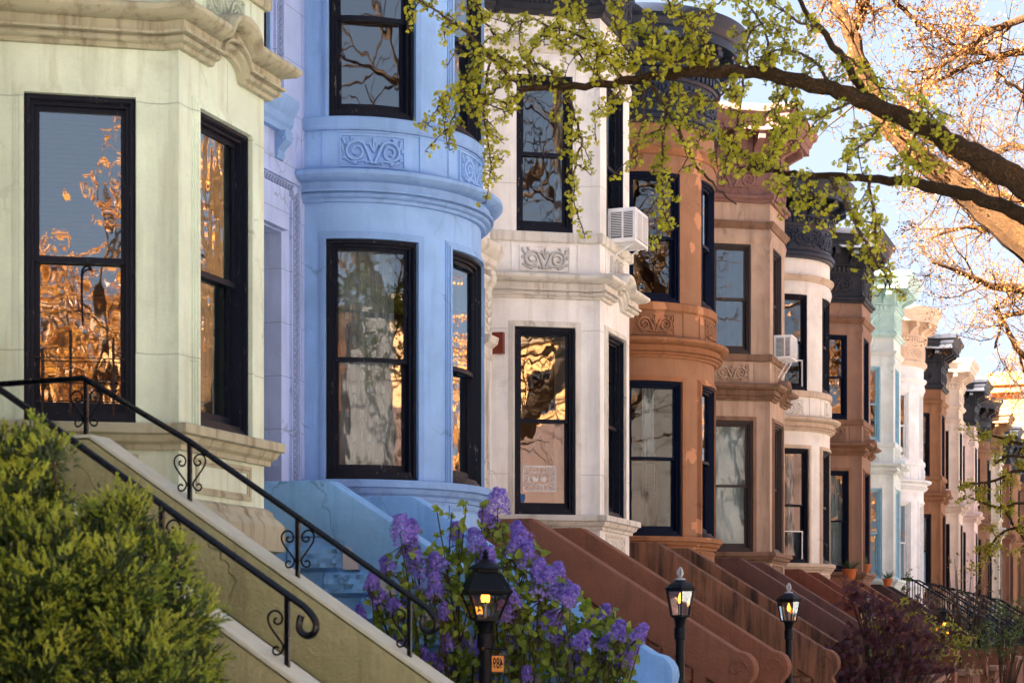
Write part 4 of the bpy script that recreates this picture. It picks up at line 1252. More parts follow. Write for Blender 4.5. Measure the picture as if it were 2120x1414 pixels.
def branchy(wood, leaves, p, d, L, r, lev, rr, leaf, droop=0., spread=.8, up=.15):
    """recursive bare twig work"""
    n = 5; pts = [p]; q = p.copy(); dd = d.normalized()
    for i in range(n):
        dd = (dd + rvec(rr) * .28 + Vector((0, 0, up * .3 - droop * .2))).normalized()
        q = q + dd * (L / n); pts.append(q.copy())
    rad = [max(.0022, r * (1 - .75 * i / n)) for i in range(n + 1)]
    wood.tube(pts, rad, 6 if r > .02 else 4, cap=False)
    if lev <= 0:
        if leaf: leaf(leaves, pts, rr)
        return
    for i in range(1, n + 1):
        for _ in range(2 if i in (2, 4) else 1):
            if rr.random() < .82:
                ax = (pts[i] - pts[i - 1]).normalized()
                cd = (ax * .65 + rvec(rr) * spread).normalized()
                branchy(wood, leaves, pts[i], cd, L * rr.uniform(.42, .68), rad[i] * .68, lev - 1, rr, leaf, droop, spread, up)

def bud_leaf(sz, k=3, fan=False, pr=.75):
    def f(leaves, pts, rr):
        for p in pts[1:]:
            for _ in range(k):
                if rr.random() < .75:
                    dr = rvec(rr)
                    (fan_leaf if fan else oval_leaf)(leaves, p + dr * sz * .4, dr, rvec(rr), sz * rr.uniform(.5, 1.1))
    return f

rr = random.Random(21)
# --- near ginkgo
A = [(2330, 600, 110), (2230, 458, 72), (2120, 384, 56), (2030, 330, 47), (1960, 290, 41), (1880, 248, 38), (1800, 214, 35), (1720, 185, 32), (1640, 166, 30), (1560, 151, 27), (1480, 149, 25), (1400, 154, 22), (1330, 162, 19), (1250, 176, 16), (1170, 180, 14), (1085, 186, 12)]
B = [(2330, 680, 64), (2200, 500, 38), (2120, 450, 32), (2050, 418, 29), (1980, 396, 26), (1900, 380, 23), (1820, 372, 17), (1740, 367, 15), (1660, 362, 12), (1600, 356, 10), (1545, 352, 7)]
C = [(1800, 216, 20), (1768, 160, 17), (1735, 110, 15), (1700, 62, 12), (1665, 20, 10), (1635, -30, 8)]
t1 = thing('ginkgo_tree', 'near street tree with dark limbs and fresh yellow green fan leaves hanging across the top', 'tree', (0, 0, 0))
base = pix(2330, 640, 13.2); gz = .02
t1.location = (base.x, base.y, gz)
off = -Vector(t1.location)
tk = MB()
limb(tk, [Vector((0, 0, -.05)), Vector((.02, 0, .5)), Vector((0, .03, 2)), Vector((0, 0, base.z + .1)), Vector((.05, .1, base.z + 2)), Vector((.3, .3, base.z + 4.5))], [.36, .25, .21, .2, .13, .06], rr, 0, 16)
limbs = {}
for nm, pl_, za, zb in (('A', A, 13.2, 14.4), ('B', B, 13.2, 14.9), ('C', C, 13.75, 14.2)):
    sp, rs = px_limb(pl_, za, zb, rr, .012)
    limbs[nm] = sp
    limb(tk, [p + off for p in sp], rs, rr, .07, 12)
tk.build('trunk', BARK_D, t1, recalc=False)
wood, leaves = MB(), MB()
SPR = [ # hanging and reaching sprays: pixel polylines, thickness, leaf density
 ([(1085, 186), (1020, 122), (960, 62), (900, 22), (858, -5)], 10, 1), ([(1060, 160), (1010, 196), (950, 190), (905, 225), (880, 270)], 6, 1),
 ([(1000, 100), (962, 170), (938, 240), (928, 310)], 6, 1), ([(1015, 130), (1002, 220), (1010, 300), (1022, 378)], 6, 1), ([(1170, 180), (1188, 240), (1203, 300), (1186, 365), (1196, 450)], 7, .75),
 ([(1290, 168), (1240, 102), (1160, 62), (1080, 42), (1035, 85)], 8, 1), ([(1040, 84), (1000, 42), (985, -8)], 6, 1), ([(1330, 162), (1332, 230), (1320, 300), (1316, 350)], 6, .55),
 ([(1400, 154), (1382, 220), (1374, 300), (1372, 400), (1382, 485)], 7, 1), ([(1340, 165), (1400, 260), (1442, 342), (1480, 385), (1524, 425)], 9, .12), ([(1600, 356), (1560, 332), (1510, 292), (1455, 272)], 6, 1),
 ([(1540, 150), (1532, 230), (1512, 300), (1500, 360)], 6, .9), ([(1640, 168), (1650, 240), (1605, 310), (1552, 362)], 7, 1), ([(1720, 368), (1760, 440), (1790, 500), (1832, 570), (1842, 600)], 10, .9),
 ([(1800, 372), (1806, 430), (1816, 500), (1812, 562)], 7, .9), ([(1560, 151), (1542, 92), (1582, 50), (1645, 62)], 7, .9), ([(1480, 149), (1452, 82), (1402, 32), (1380, -12)], 8, 1),
 ([(1330, 162), (1292, 92), (1270, 32), (1276, -12)], 7, 1), ([(1250, 178), (1200, 112), (1148, 84)], 6, 1), ([(1720, 186), (1690, 132), (1622, 102), (1560, 122)], 8, .9), ([(1840, 238), (1800, 292), (1740, 332)], 7, .9),
 ([(1900, 266), (1884, 320), (1846, 352)], 6, .9), ([(1640, 170), (1602, 222), (1556, 262)], 6, 1), ([(1770, 205), (1702, 242), (1642, 252), (1600, 302)], 7, .9), ([(1460, 150), (1422, 102), (1342, 72), (1282, 62)], 8, 1),
 ([(1110, 184), (1092, 122), (1132, 62), (1186, 22)], 7, 1), ([(1400, 154), (1352, 112), (1302, 122), (1250, 102)], 6, 1), ([(1530, 150), (1490, 202), (1432, 222), (1400, 262)], 6, .9), ([(1250, 176), (1232, 122), (1262, 62)], 5, 1),
 ([(1700, 64), (1650, 42), (1602, 12), (1560, -10)], 7, .9), ([(1735, 110), (1782, 142), (1832, 202), (1862, 250)], 6, 1), ([(1660, 362), (1690, 412), (1720, 440)], 5, .8), ([(1960, 300), (1930, 240), (1900, 220)], 6, .9),
 ([(1600, 158), (1612, 202), (1602, 262), (1640, 302)], 6, .9), ([(1450, 150), (1420, 60), (1480, 12), (1520, -20)], 7, 1), ([(1300, 166), (1262, 210), (1225, 235)], 5, .9), ([(1560, 151), (1590, 100), (1560, 20), (1500, -20)], 7, .9),
 ([(1170, 180), (1130, 140), (1060, 130), (1010, 100)], 6, 1), ([(1085, 186), (1050, 215), (1040, 250)], 4, 1), ([(1650, 362), (1622, 382), (1590, 372)], 4, .9), ([(1880, 378), (1900, 340), (1935, 330)], 5, .9),
 ([(1480, 149), (1440, 120), (1380, 132), (1330, 105)], 6, 1), ([(1420, 90), (1380, 82), (1330, 30)], 5, 1), ([(1240, 102), (1210, 40), (1190, -10)], 5, 1)]
for pl_, th_, dn in SPR:
    k = min(range(len(limbs['A'])), key=lambda i: 0)
    zz = 14.4 - (pl_[0][0] - 1085) / 1245 * 1.2 + .0
    zb = zz + rr.uniform(-.55, .35)
    sp, _ = px_limb(pl_, zz, zb, rr, .012, 6)
    sp = [p + off for p in sp]
    n = len(sp)
    wood.tube(sp, [max(.0035, th_ / 2 / FPX * 14 * (1 - .7 * i / n)) for i in range(n)], 6)
    leaf_spurs(wood, leaves, sp[1:], rr, .032, .029, dn, (5, 8), .028)
    for i in range(2, n - 1, 2):           # side shoots
        if rr.random() < .62 * (dn + .35):
            d = (sp[i] - sp[i - 1]).normalized()
            sd = (rvec(rr) + Vector((0, 0, -.35))); sd = (sd - d * sd.dot(d) * .6).normalized()
            L = rr.uniform(.10, .34)
            tw = wiggle([sp[i], sp[i] + (d * .4 + sd * .6) * L * .5, sp[i] + (d * .3 + sd * .7) * L + Vector((0, 0, -.05))], rr, .008, 3)
            wood.tube(tw, [.006, .0055, .005, .0045, .004, .0035, .003][:len(tw)], 4)
            leaf_spurs(wood, leaves, tw, rr, .034, .028, min(1, dn + .15), (4, 7), .026)
wood.build('twigs', TWIG, t1, recalc=False)
leaves.build('crown', LEAFY, t1, recalc=False, angle=None)

# --- sunlit forked tree behind it, bare twigs with yellow buds
def tree_from_limbs(name, label, limbs_, z, base_px, barkm, budm, leaf, lev, rr, tl, kids, extra_h=3.0, droop=0., kmax=9, up=.15, trunk_r=.3, tmin=.1):
    b = pix(base_px[0], base_px[1], z)
    o = thing(name, label, 'tree', (b.x, b.y, .02)); of = -Vector(o.location)
    t = MB()
    hz = b.z
    limb(t, [Vector((0, 0, -.05)), Vector((0, 0, .6)), Vector((.03, .02, hz * .5)), Vector((0, 0, hz))], [trunk_r * 1.4, trunk_r, trunk_r * .9, trunk_r * .85], rr, 0, 14)
    limb(t, [Vector((0, 0, hz)), Vector((.15, .2, hz + extra_h * .5)), Vector((.4, .3, hz + extra_h))], [trunk_r * .8, trunk_r * .6, .05], rr, .03, 10)
    w, lv = MB(), MB()
    for pl_, dz in limbs_:
        sp, rs = px_limb([(*base_px, max(pl_[0][2] * 1.1, 6))] + pl_ if pl_[0][0] > 2115 and dz[2] else pl_, z + dz[0], z + dz[1], rr, .02, 4)
        sp = [p + of for p in sp]
        limb(t, sp, rs, rr, .08, 10)
        for i in range(2, len(sp)):
            q = sp[i]
            for _ in range(kids):
                if rr.random() < tmin: continue
                d = (sp[i] - sp[i - 1]).normalized()
                cd = (d * .5 + rvec(rr) * .85).normalized()
                branchy(w, lv, q, cd, tl * rr.uniform(.5, 1.2), max(.006, min(rs[i] * .45, .022)), lev, rr, leaf, droop, .8, up)
    t.build('trunk', barkm, o, recalc=False)
    w.build('twigs', barkm, o, recalc=False)
    if lv.v: lv.build('crown', budm, o, recalc=False, angle=None)
    return o
rr = random.Random(7)
T2 = [([(2250, 600, 110), (2120, 495, 70), (2040, 438, 58), (1956, 364, 48), (1871, 298, 41), (1831, 252, 37), (1800, 172, 34), (1778, 127, 32), (1758, 56, 34)], (0, .4, True)),
      ([(1758, 60, 24), (1738, 20, 22), (1722, -20, 20), (1700, -80, 16)], (.4, .6, False)), ([(1764, 66, 22), (1785, 30, 21), (1796, -20, 20), (1815, -90, 16)], (.4, .2, False)),
      ([(2060, 450, 30), (2050, 385, 27), (2010, 342, 24), (1960, 312, 20), (1905, 272, 13)], (.15, .5, False)), ([(1880, 300, 18), (1820, 225, 14), (1790, 196, 9)], (.35, .2, False)),
      ([(2270, 30, 26), (2120, 40, 16), (2060, 62, 13), (2010, 95, 11), (1960, 132, 8), (1900, 175, 5)], (-.6, .2, True)), ([(2240, 140, 22), (2120, 108, 15), (2060, 118, 13), (2000, 105, 10), (1940, 140, 6), (1880, 150, 4)], (.2, .6, True)),
      ([(1830, -20, 9), (1870, 22, 9), (1920, 60, 8), (1970, 90, 7), (2010, 110, 6)], (.3, .3, False)), ([(2060, 118, 9), (1990, 140, 8), (1930, 175, 6), (1880, 200, 4)], (.3, .0, False)), ([(2230, 220, 14), (2120, 190, 8), (2060, 150, 6)], (.3, .0, True))]
tree_from_limbs('forked_tree', 'sunlit forked tree with thick golden bark and bare twigs at the upper right', T2, 24.5, (2330, 740), BARK_L, BUDS2, bud_leaf(.036, 1, True, .035), 2, rr, 1.05, 1, kmax=6, droop=.2, trunk_r=.34, tmin=.7)
# --- farther trees with orange buds
rr = random.Random(9)
T3 = [([(2240, 620, 30), (2120, 600, 20), (2050, 592, 14), (1990, 562, 10), (1930, 545, 6)], (0, -1.5, True)), ([(2230, 470, 26), (2120, 505, 16), (2060, 480, 12), (2000, 470, 8), (1930, 490, 5)], (1, 0, True)),
      ([(2240, 760, 26), (2130, 745, 14), (2090, 690, 10), (2060, 630, 6)], (0, -1, True)), ([(2230, 380, 22), (2130, 420, 14), (2060, 400, 10), (1990, 400, 7), (1920, 400, 4)], (1, 2, True)), ([(2250, 300, 20), (2140, 310, 12), (2090, 300, 8), (2040, 330, 5)], (0, 1, True)), ([(2250, 560, 20), (2130, 640, 12), (2080, 660, 8), (2060, 720, 4)], (-1, -1, True))]
tree_from_limbs('budding_tree', 'orange budding street tree in full sun behind the forked tree', T3, 36, (2330, 900), BARK_L, BUDS, bud_leaf(.045, 1, False, .35), 2, rr, 1.25, 1, trunk_r=.28, tmin=.25)
rr = random.Random(13)
T4 = [([(2250, 860, 16), (2140, 820, 9), (2100, 790, 6), (2075, 740, 3)], (0, 0, True)), ([(2250, 800, 12), (2140, 790, 7), (2110, 750, 4)], (2, 2, True))]
tree_from_limbs('bare_tree', 'distant bare tree against the pale sky above the corner building', T4, 60, (2300, 1000), TWIG, BUDS, bud_leaf(.05, 1), 2, rr, 1.1, 1, trunk_r=.2, tmin=.25)
# --- small leafy tree lower right
rr = random.Random(17)
def leafy(leaves, pts, rr):
    for p in pts[1:]:
        for _ in range(2):
            dr = rvec(rr); fan_leaf(leaves, p + dr * .03, dr, rvec(rr), .05 * rr.uniform(.6, 1.2))
T5 = [([(2220, 1000, 14), (2120, 975, 7), (2080, 985, 6), (2040, 1000, 5), (2005, 1000, 4)], (0, -.5, True)), ([(2220, 900, 14), (2120, 920, 7), (2070, 905, 5), (2030, 900, 3)], (0, .5, True)), ([(2220, 1060, 14), (2120, 1040, 6), (2070, 1050, 5), (2020, 1035, 3)], (.5, -.5, True)),
      ([(2120, 1090, 6), (2080, 1100, 5), (2050, 1130, 4), (2030, 1160, 3)], (0, 0, False)), ([(2140, 950, 7), (2090, 945, 5), (2060, 960, 3)], (0, 0, False)), ([(2150, 1150, 6), (2100, 1090, 5), (2070, 1040, 3)], (0, 0, False))]
tree_from_limbs('young_tree', 'slender young tree with yellow green leaves by the last houses at the right', T5, 42, (2260, 1100), BARK_D, LEAF2, leafy, 1, rr, .36, 1, extra_h=2, droop=.4, trunk_r=.12, tmin=.3)

# --- trees of the far pavement, seen mirrored in the panes
rr = random.Random(31)
def far_tree(label, loc):
    o = thing('street_tree', label, 'tree', loc, rr.random() * 6, 'street trees across the road')
    t, w, lv = MB(), MB(), MB()
    limb(t, [Vector((0, 0, -.05)), Vector((.05, 0, 1.5)), Vector((0, .1, 3.2))], [.3, .24, .2], rr, .05, 10)
    for k in range(7):
        a = k * .9 + rr.random() * .5; d = Vector((math.cos(a) * .8, math.sin(a) * .8, .9)).normalized()
        p0 = Vector((0, .1, 3.0)); p1 = p0 + d * 2.2; p2 = p1 + (d + Vector((0, 0, .3))).normalized() * 2.2
        limb(t, [p0, p1, p2], [.13, .08, .04], rr, .05, 8)
        for q in (p0.lerp(p1, .5), p1, p1.lerp(p2, .5), p2):
            for _ in range(3): branchy(w, lv, q, d + rvec(rr) * .8, 1.6, .03, 1, rr, bud_leaf(.06, 8, True))
    t.build('trunk', BARK_L, o, recalc=False); w.build('twigs', BARK_L, o, recalc=False); lv.build('crown', leafmat('golden_leaf', (190, 116, 40), (220, 150, 60), .3, 2), o, recalc=False, angle=None)
    return o
ft = far_tree('golden leafed street tree across the road, one', (10.2, 2, .02)); ft.scale = (1.35, 1.35, 1.45)
for k, (x, y, bare) in enumerate([(10.3, -18, 0), (10.1, 10, 1), (10.0, 34, 0), (10.2, -30, 0), (10.1, 41, 0), (10.1, 49, 0), (10.0, 62, 0), (10.1, 80, 0)]):
    c = copy_tree(ft); c.location = (x, y, .02); c.rotation_euler.z = k * 1.7; c.scale = (1.6, 1.6, 1.6)
    c['label'] = 'golden leafed street tree across the road, mirrored in the panes'
    if bare:
        c['label'] = 'leafless street tree across the road, mirrored in the panes'; c.scale = (1.9, 1.9, 1.9)
        for ch in list(c.children):
            if ch.name.startswith('crown'): bpy.data.objects.remove(ch)
for ch in list(ft.children):
    if ch.name.startswith('crown'): bpy.data.objects.remove(ch)
ft.scale = (1.9, 1.9, 1.9); ft['label'] = 'leafless street tree across the road, mirrored in the panes'

# ------------------------------------------------------------------ bushes
# juniper in the foreground
JUN = leafmat('juniper_needles', (26, 46, 16), (58, 82, 26), .12, 5, .6, c3=(34, 44, 18))
rr = random.Random(3)
jb = pix(215, 1322, 8.9); j = thing('juniper_bush', 'dense dark and yellow green juniper bush at the lower left, out of focus', 'bush', (jb.x, jb.y, 0))
wd, nd = MB(), MB()
def sprig(mb, p, d, L, n, rr):
    d = d.normalized(); o1 = d.orthogonal().normalized(); o2 = d.cross(o1)
    for k in range(n):
        t = rr.random(); a = rr.random() * 6.283
        b = p + d * L * t
        dr = (d * rr.uniform(.7, 1.2) + (o1 * math.cos(a) + o2 * math.sin(a)) * rr.uniform(.25, .7)).normalized()
        l = L * rr.uniform(.22, .42) * (1.1 - .5 * t)
        w = dr.orthogonal().normalized() * .0048
        mb.add([b - w, b + w, b + dr * l + w * .2, b + dr * l - w * .2], [(0, 1, 2, 3)])
# lobes: centre in bush frame given by (pixel offset) -> metres, radius
LOB = []
for x, y, r_, dz in ((5, 1005, 85, .1), (62, 968, 52, 0), (112, 955, 30, -.1), (80, 1040, 60, 0), (40, 1110, 120, -.15), (140, 1180, 70, -.3), (210, 1130, 42, -.1), (258, 1105, 46, 0), (300, 1150, 60, 0), (325, 1200, 52, .05), (230, 1220, 100, -.3), (110, 1240, 130, -.35),
                     (340, 1290, 85, -.1), (380, 1310, 50, .05), (240, 1340, 120, -.35), (80, 1360, 140, -.35), (365, 1390, 80, -.15), (20, 1200, 120, -.3), (410, 1375, 36, .05), (280, 1440, 150, -.4), (100, 1470, 150, -.4), (360, 1470, 90, -.2), (262, 1075, 24, .0), (300, 1090, 26, 0), (200, 1100, 16, 0)):
    LOB.append((pix(x, y, 8.9 + dz) - Vector((jb.x, jb.y, 0)), r_ * .74 / FPX * 8.9))
LOB += [(Vector((-.9, .1, .9)), .5), (Vector((-.5, .3, .5)), .5), (Vector((.3, .3, .5)), .4), (Vector((-.3, .5, 1.1)), .45), (Vector((-.8, .5, 1.4)), .45), (Vector((0, -.1, .3)), .5), (Vector((.2, .35, 1.0)), .35)]
from mathutils import noise as mnoise
tips = MB()
def plume(p, d, L, w, rr):
    d = d.normalized(); o1 = d.orthogonal().normalized(); o2 = d.cross(o1)
    for k in range(15):
        t = (k + rr.random()) / 15; a = rr.random() * 6.283; q = w * (1 - t) ** .7 * rr.uniform(.3, 1)
        o_ = o1 * math.cos(a) + o2 * math.sin(a)
        sprig(tips if t > .5 and rr.random() < .8 else nd, p + d * L * t + o_ * q, d * .9 + o_ * .8 * (1 - t) + rvec(rr) * .35, rr.uniform(.03, .06), 9, rr)
for c, r_ in LOB:
    n = int(340 * (r_ / .22) ** 1.7) + 8
    for _ in range(n):
        v = rvec(rr)
        if v.y > .55: continue
        p = c + v * r_ * .8
        nz_ = mnoise.noise(p * 8) + .5 * mnoise.noise(p * 17)
        if nz_ < -.08: continue
        p = p + v * min(.09, nz_ * .13)
        plume(p, v * .9 + Vector((0, 0, .55)) + rvec(rr) * .45, rr.uniform(.08, .16), rr.uniform(.035, .06), rr)
    for _ in range(int(500 * (r_ / .22) ** 2)):
        v = rvec(rr); sprig(nd, c + v * r_ * rr.uniform(.3, .7), v + Vector((0, 0, .5)), .09, 7, rr)
    wd.tube([Vector((0, 0, 0)), c * .5 + Vector((0, 0, .05)), c], [.03, .02, .008], 6)
tips.build('lit_new_growth', leafmat('juniper_tips', (100, 128, 34), (156, 168, 48), .2, 4, .6, c3=(120, 100, 44)), j, recalc=False, angle=None)  # fresh tips, their colour brightened further to look sunlit
wd.build('stems', TWIG, j, recalc=False); nd.build('foliage', JUN, j, recalc=False, angle=None)

# lilac
LIL = leafmat('lilac_leaf', (88, 118, 36), (146, 164, 52), .35, 3, .5, c3=(58, 88, 36))
FLW = leafmat('lilac_flower', (106, 88, 206), (154, 128, 228), .35, 7, .6, c3=(222, 214, 250))
rr = random.Random(8)
lb = pix(1010, 1322, 15.0); l = thing('lilac_bush', 'tall lilac bush with purple flower clusters in front of the blue stoop', 'bush', (lb.x, lb.y, 0)); lo = -Vector((lb.x, lb.y, 0))
wd, lf = MB(), MB()
CL = [(832, 1095, 62), (850, 1130, 50), (945, 1105, 40), (1030, 1040, 62), (1010, 1075, 40), (985, 1120, 50), (1075, 1105, 46), (1090, 1150, 52), (1065, 1135, 40), (870, 1180, 70), (905, 1165, 45), (800, 1170, 36), (770, 1205, 34), (900, 1215, 46), (840, 1230, 30),
      (780, 1230, 44), (790, 1245, 36), (745, 1270, 30), (1130, 1210, 66), (1165, 1225, 50), (1180, 1235, 44), (1115, 1180, 40), (1140, 1290, 66), (1060, 1240, 42), (1045, 1265, 40), (985, 1230, 36), (1070, 1285, 30), (1205, 1325, 44), (1190, 1345, 40), (1225, 1285, 30), (1255, 1265, 30),
      (1280, 1305, 40), (1310, 1330, 46), (1325, 1310, 34), (1300, 1355, 46), (1255, 1330, 38), (1240, 1375, 40), (1200, 1390, 36), (1285, 1380, 32), (960, 1345, 46), (925, 1330, 36), (905, 1370, 34), (880, 1355, 26), (990, 1340, 24), (1000, 1400, 34), (940, 1400, 36), (870, 1395, 26), (830, 1330, 40), (1060, 1330, 30),
      (1010, 1150, 40), (855, 1090, 30), (920, 1265, 30), (820, 1255, 36), (1110, 1335, 24), (1155, 1180, 36), (1165, 1325, 34), (1045, 1370, 26), (1090, 1395, 28)]
hub = [Vector((-.25, .0, .0)), Vector((.2, .05, .0)), Vector((.7, -.05, 0)), Vector((-.6, .1, 0))]
def floret(mb, p, n, s, rr):
    n = n.normalized(); a = n.orthogonal().normalized(); b = n.cross(a); t = rr.random() * 6.28
    for k in range(4):
        q = t + k * math.pi / 2; d = a * math.cos(q) + b * math.sin(q); w = n.cross(d)
        mb.add([p, p + d * s * .6 + w * s * .35 + n * s * .25, p + d * s + n * s * .1, p + d * s * .6 - w * s * .35 + n * s * .25], [(0, 1, 2, 3)])
for ci, (x, y, sz) in enumerate(CL):
    z = 15.0 + rr.uniform(-.3, .25); r_ = sz / FPX * z * .5
    c = pix(x, y, z) + lo
    st = min(hub, key=lambda h: (Vector((h.x, h.y)) - Vector((c.x, c.y))).length)
    mid = st.lerp(c, .55) + Vector((rr.uniform(-.12, .12), rr.uniform(-.1, .1), .12))
    wd.tube(spline([st, st.lerp(mid, .5) + Vector((0, 0, .1)), mid, c - Vector((0, 0, r_ * 1.2)), c], 3), [.010 - .0006 * k for k in range(13)], 5)
    fm_ = MB()
    ax = (Vector((rr.uniform(-.5, .5), rr.uniform(-.4, .2), 1)) + RT * (.5 if x > 1100 else -.2)).normalized()
    e1 = ax.orthogonal().normalized(); e2 = ax.cross(e1)
    n = int(130 + 3.8 * sz); Lc = r_ * rr.uniform(1.7, 2.4)
    for k in range(n):
        t = rr.random() ** .8; w_ = r_ * (1.0 - .62 * t) * (1 + .18 * math.sin(t * 19 + k)); a = rr.random() * 6.283
        rad = w_ * rr.uniform(.7, 1.05)
        o_ = e1 * math.cos(a) + e2 * math.sin(a)
        floret(fm_, c + ax * (t - .45) * Lc + o_ * rad, o_ + ax * (.3 + t) + rvec(rr) * .9, .0148 * rr.uniform(.8, 1.2), rr)
    fm_.build('flower_cluster', FLW, l, recalc=False, angle=None)
    for k in range(rr.randint(9, 14)):
        p = c - ax * r_ * rr.uniform(1.0, 3.2) + rvec(rr) * r_ * 1.25
        d = rvec(rr) + Vector((0, 0, -.5)); tip = p + d.normalized() * .02
        wd.tube([c - ax * r_ * 1.1, p], [.0035, .002], 4)
        heart_leaf(lf, p, d, rvec(rr) * .7 + Vector((.5, -.5, .6)), rr.uniform(.05, .085))
for _ in range(1500):     # leaves within the bush
    x = rr.uniform(790, 1310); yt = 1130 + max(0, (x - 1080)) * .75 + max(0, 880 - x) * 1.1
    y = rr.uniform(max(yt, 1040), 1440); z = rr.uniform(14.85, 15.35)
    if x < 840 and y < 1230: continue
    p = pix(x, y, z) + lo
    heart_leaf(lf, p, rvec(rr) + Vector((0, 0, -.6)), rvec(rr) * .7 + Vector((.5, -.5, .6)), rr.uniform(.05, .085))
for x, y in ((830, 1200), (905, 1060), (950, 1085), (1040, 1095), (1100, 1200), (1130, 1235), (1240, 1310), (1270, 1270), (1000, 1045), (935, 1060), (965, 1045), (1020, 1100)):
    z = 15.0
    c = pix(x, y, z) + lo; st = min(hub, key=lambda h: (Vector((h.x, h.y)) - Vector((c.x, c.y))).length)
    sp = spline([st, st.lerp(c, .5) + Vector((rr.uniform(-.1, .1), 0, .15)), c], 5); wd.tube(sp, [.012] * 4 + [.008] * 4 + [.005] * 3, 5)
    for p in sp[5:]:
        for k in range(4):
            heart_leaf(lf, p + rvec(rr) * .03, rvec(rr) + Vector((0, 0, -.3)), rvec(rr) * .7 + Vector((.5, -.5, .6)), rr.uniform(.045, .075))
wd.build('stems', TWIG, l, recalc=False); lf.build('foliage', LIL, l, recalc=False, angle=None)

# Japanese maple, shrubs at lower right
def shrub(name, label, px_c, z, lobes, leafm, size, n, kind, stemn=10, seed=1, group=None, dens_edge=.35, thin=False):
    rr = random.Random(seed)
    c = pix(px_c, 1322, z); o = thing(name, label, 'bush', (c.x, c.y, 0), 0, group); of = -Vector((c.x, c.y, 0))
    w, lv = MB(), MB()
    for x, y, rx, ry in lobes:
        p0 = pix(x, y, z) + of; a, b = rx / FPX * z, ry / FPX * z
        for k in range(max(1, int(stemn / 3))):
            e = p0 + Vector((rr.uniform(-a, a), rr.uniform(-a, a), rr.uniform(-b, b))) * .7
            w.tube(spline([Vector((rr.uniform(-.1, .1), rr.uniform(-.1, .1), 0)), e * .5 + Vector((0, 0, .1)), e], 4), [.02, .018, .016, .014, .012, .01, .008, .006, .004], 5)
        for _ in range(int(n * a * b / .15)):
            v = rvec(rr) * rr.uniform(dens_edge, 1.05)
            p = p0 + Vector((v.x * a, v.y * a, v.z * b))
            for _k in range(kind[1]):
                d = rvec(rr) + Vector((0, 0, -.2)); q = p + rvec(rr) * size * .8
                if kind[0] == 'maple':
                    for t in range(5):
                        dd = d.normalized(); s_ = dd.orthogonal().normalized(); m_ = dd * math.cos((t - 2) * .55) + s_ * math.sin((t - 2) * .55)
                        nn = dd.cross(s_)
                        ww = nn.cross(m_) * size * .09
                        L = size * (1 - .15 * abs(t - 2))
                        lv.add([q, q + m_ * L * .5 + ww, q + m_ * L, q + m_ * L * .5 - ww], [(0, 1, 2, 3)])
                else: oval_leaf(lv, q, d, rvec(rr), size * rr.uniform(.7, 1.2), .3)
    w.build('stems', TWIG, o, recalc=False); lv.build('foliage', leafm, o, recalc=False, angle=None)
    return o
MAP = leafmat('maple_leaf', (54, 22, 36), (90, 36, 52), .3, 3, .5, c3=(38, 16, 26))
G1 = leafmat('shrub_yellow', (122, 126, 44), (172, 168, 62), .35, 3); G2 = leafmat('shrub_green', (62, 84, 42), (104, 124, 60), .35, 3); G3 = leafmat('shrub_bronze', (110, 88, 52), (150, 124, 74), .35, 3)
shrub('japanese_maple', 'dark purple Japanese maple spreading in front of the rust stoop', 1850, 27.5,
      [(1780, 1235, 40, 30), (1830, 1265, 55, 35), (1880, 1300, 60, 35), (1800, 1320, 70, 32), (1740, 1350, 55, 22), (1700, 1385, 50, 20), (1880, 1350, 70, 34), (1930, 1380, 50, 25), (1810, 1385, 80, 35), (1760, 1410, 70, 22), (1765, 1215, 18, 14), (1900, 1250, 30, 22), (1940, 1330, 30, 20), (1690, 1420, 40, 12)], MAP, .10, 105, ('maple', 2), 12, 5)
shrub('shrub', 'yellow green leafy shrub mixed behind the purple maple', 1900, 29.5,
      [(1880, 1255, 50, 18), (1930, 1290, 50, 22), (1820, 1300, 40, 24), (1975, 1320, 40, 22), (1850, 1350, 50, 20), (2000, 1330, 30, 14), (1950, 1350, 50, 20)], G1, .075, 90, ('oval', 3), 8, 6)
shrub('airy_shrub', 'airy bronze leafed shrub in front of the pinkish cream house', 1990, 38,
      [(1990, 1180, 36, 40), (2040, 1160, 36, 30), (1960, 1240, 40, 40), (2010, 1260, 46, 40), (1925, 1215, 14, 20), (2045, 1220, 30, 30), (1985, 1310, 40, 40)], G3, .08, 14, ('oval', 3), 16, 7)
shrub('shrub', 'mid green leafy shrub in the bottom right corner', 2075, 34,
      [(2080, 1260, 44, 22), (2060, 1310, 50, 30), (2110, 1300, 40, 40), (2030, 1340, 44, 24), (2090, 1345, 50, 24), (2125, 1250, 25, 30)], G2, .075, 60, ('oval', 3), 10, 8)
shrub('shrub', 'low bronze shrub by the low yard wall at the bottom right', 2010, 31, [(2010, 1385, 40, 20), (1985, 1400, 40, 16), (2050, 1400, 30, 12)], G3, .07, 40, ('oval', 3), 8, 9)
shrub('shrub', 'small green shrub between the white house stoop railings', 1875, 52, [(1872, 1210, 10, 22), (1880, 1190, 6, 12)], G2, .1, 60, ('oval', 3), 6, 10)
shrub('weed_plant', 'little bright green weed behind the near cap of the olive stoop', 150, 11.0, [(150, 1040, 12, 16)], G2, .035, 900, ('oval', 3), 5, 12)

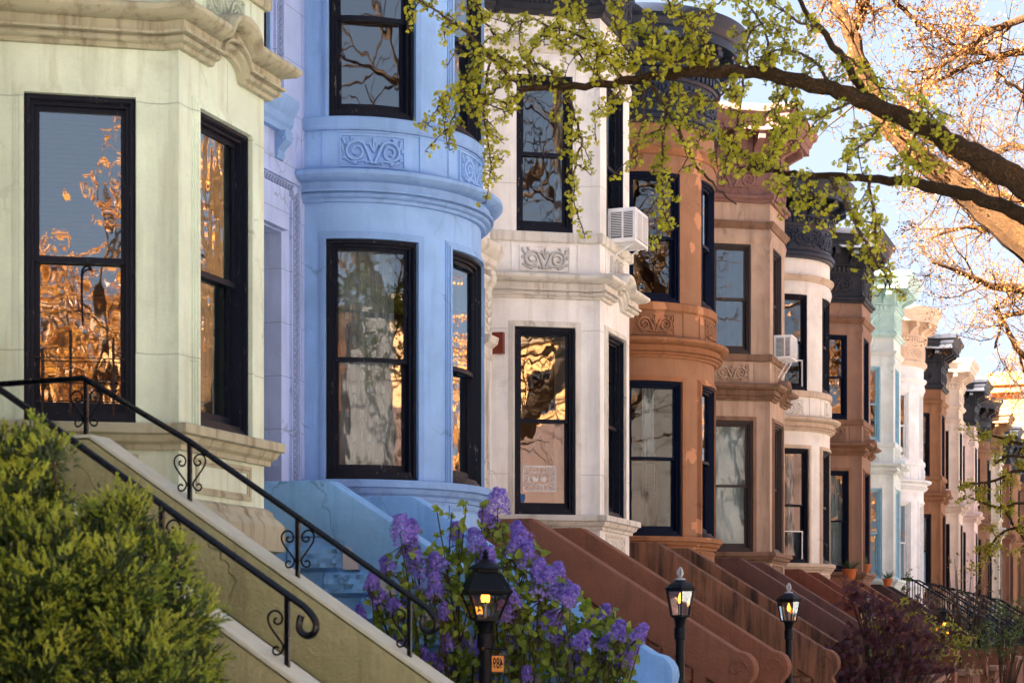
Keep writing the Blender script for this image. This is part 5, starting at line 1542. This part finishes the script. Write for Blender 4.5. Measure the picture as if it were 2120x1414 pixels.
# ------------------------------------------------------------------ sky, sun, camera
EL, AZ = R(34), R(40)      # elevation; heading away from the row direction (+Y) towards the street (+X)
wd_ = bpy.data.worlds.new('World'); scene.world = wd_; wd_.use_nodes = True
nt = wd_.node_tree; bg = nt.nodes['Background']
sk = nt.nodes.new('ShaderNodeTexSky'); sk.sky_type = 'NISHITA'; sk.sun_disc = False
sk.sun_elevation = EL
sun_dir = Vector((-math.sin(AZ) * math.cos(EL), -math.cos(AZ) * math.cos(EL), math.sin(EL)))   # towards the sun
sk.sun_rotation = math.atan2(sun_dir.x, sun_dir.y)
sk.air_density = 1.0; sk.dust_density = .5; sk.ozone_density = 1.0
# soft clip dims the bright horizon and evens out the dome: c / (1 + c)
v1 = nt.nodes.new('ShaderNodeVectorMath'); v1.operation = 'MULTIPLY_ADD'; v1.inputs[1].default_value = (1.05, .95, .76); v1.inputs[2].default_value = (1, 1, 1)
v2 = nt.nodes.new('ShaderNodeVectorMath'); v2.operation = 'DIVIDE'
nt.links.new(sk.outputs[0], v1.inputs[0]); nt.links.new(sk.outputs[0], v2.inputs[0]); nt.links.new(v1.outputs[0], v2.inputs[1]); nt.links.new(v2.outputs[0], bg.inputs[0]); bg.inputs[1].default_value = .052
sl = bpy.data.lights.new('sun', 'SUN'); sl.energy = 5.0; sl.angle = R(.6); sl.color = (1, .88, .76)
so = bpy.data.objects.new('sun', sl); link(so); so.rotation_euler = sun_dir.to_track_quat('Z', 'Y').to_euler(); so.location = (-10, -10, 30)

cam = bpy.data.cameras.new('camera'); co_ = bpy.data.objects.new('camera', cam); link(co_)
co_.location = (0, 0, EYE); co_.rotation_euler = (R(90), 0, TH)
cam.sensor_width = 36; cam.lens = FPX / 2120 * 36; cam.shift_y = (1322 - 707) / 2120; cam.clip_end = 2000
cam.dof.use_dof = True; cam.dof.focus_distance = 24; cam.dof.aperture_fstop = 4.2
scene.camera = co_
scene.view_settings.view_transform = 'Standard'; scene.view_settings.look = 'None'; scene.view_settings.exposure = 4.5; scene.view_settings.gamma = 1
scene.view_settings.use_curve_mapping = False
scene.cycles.max_bounces = 8; scene.cycles.transparent_max_bounces = 16
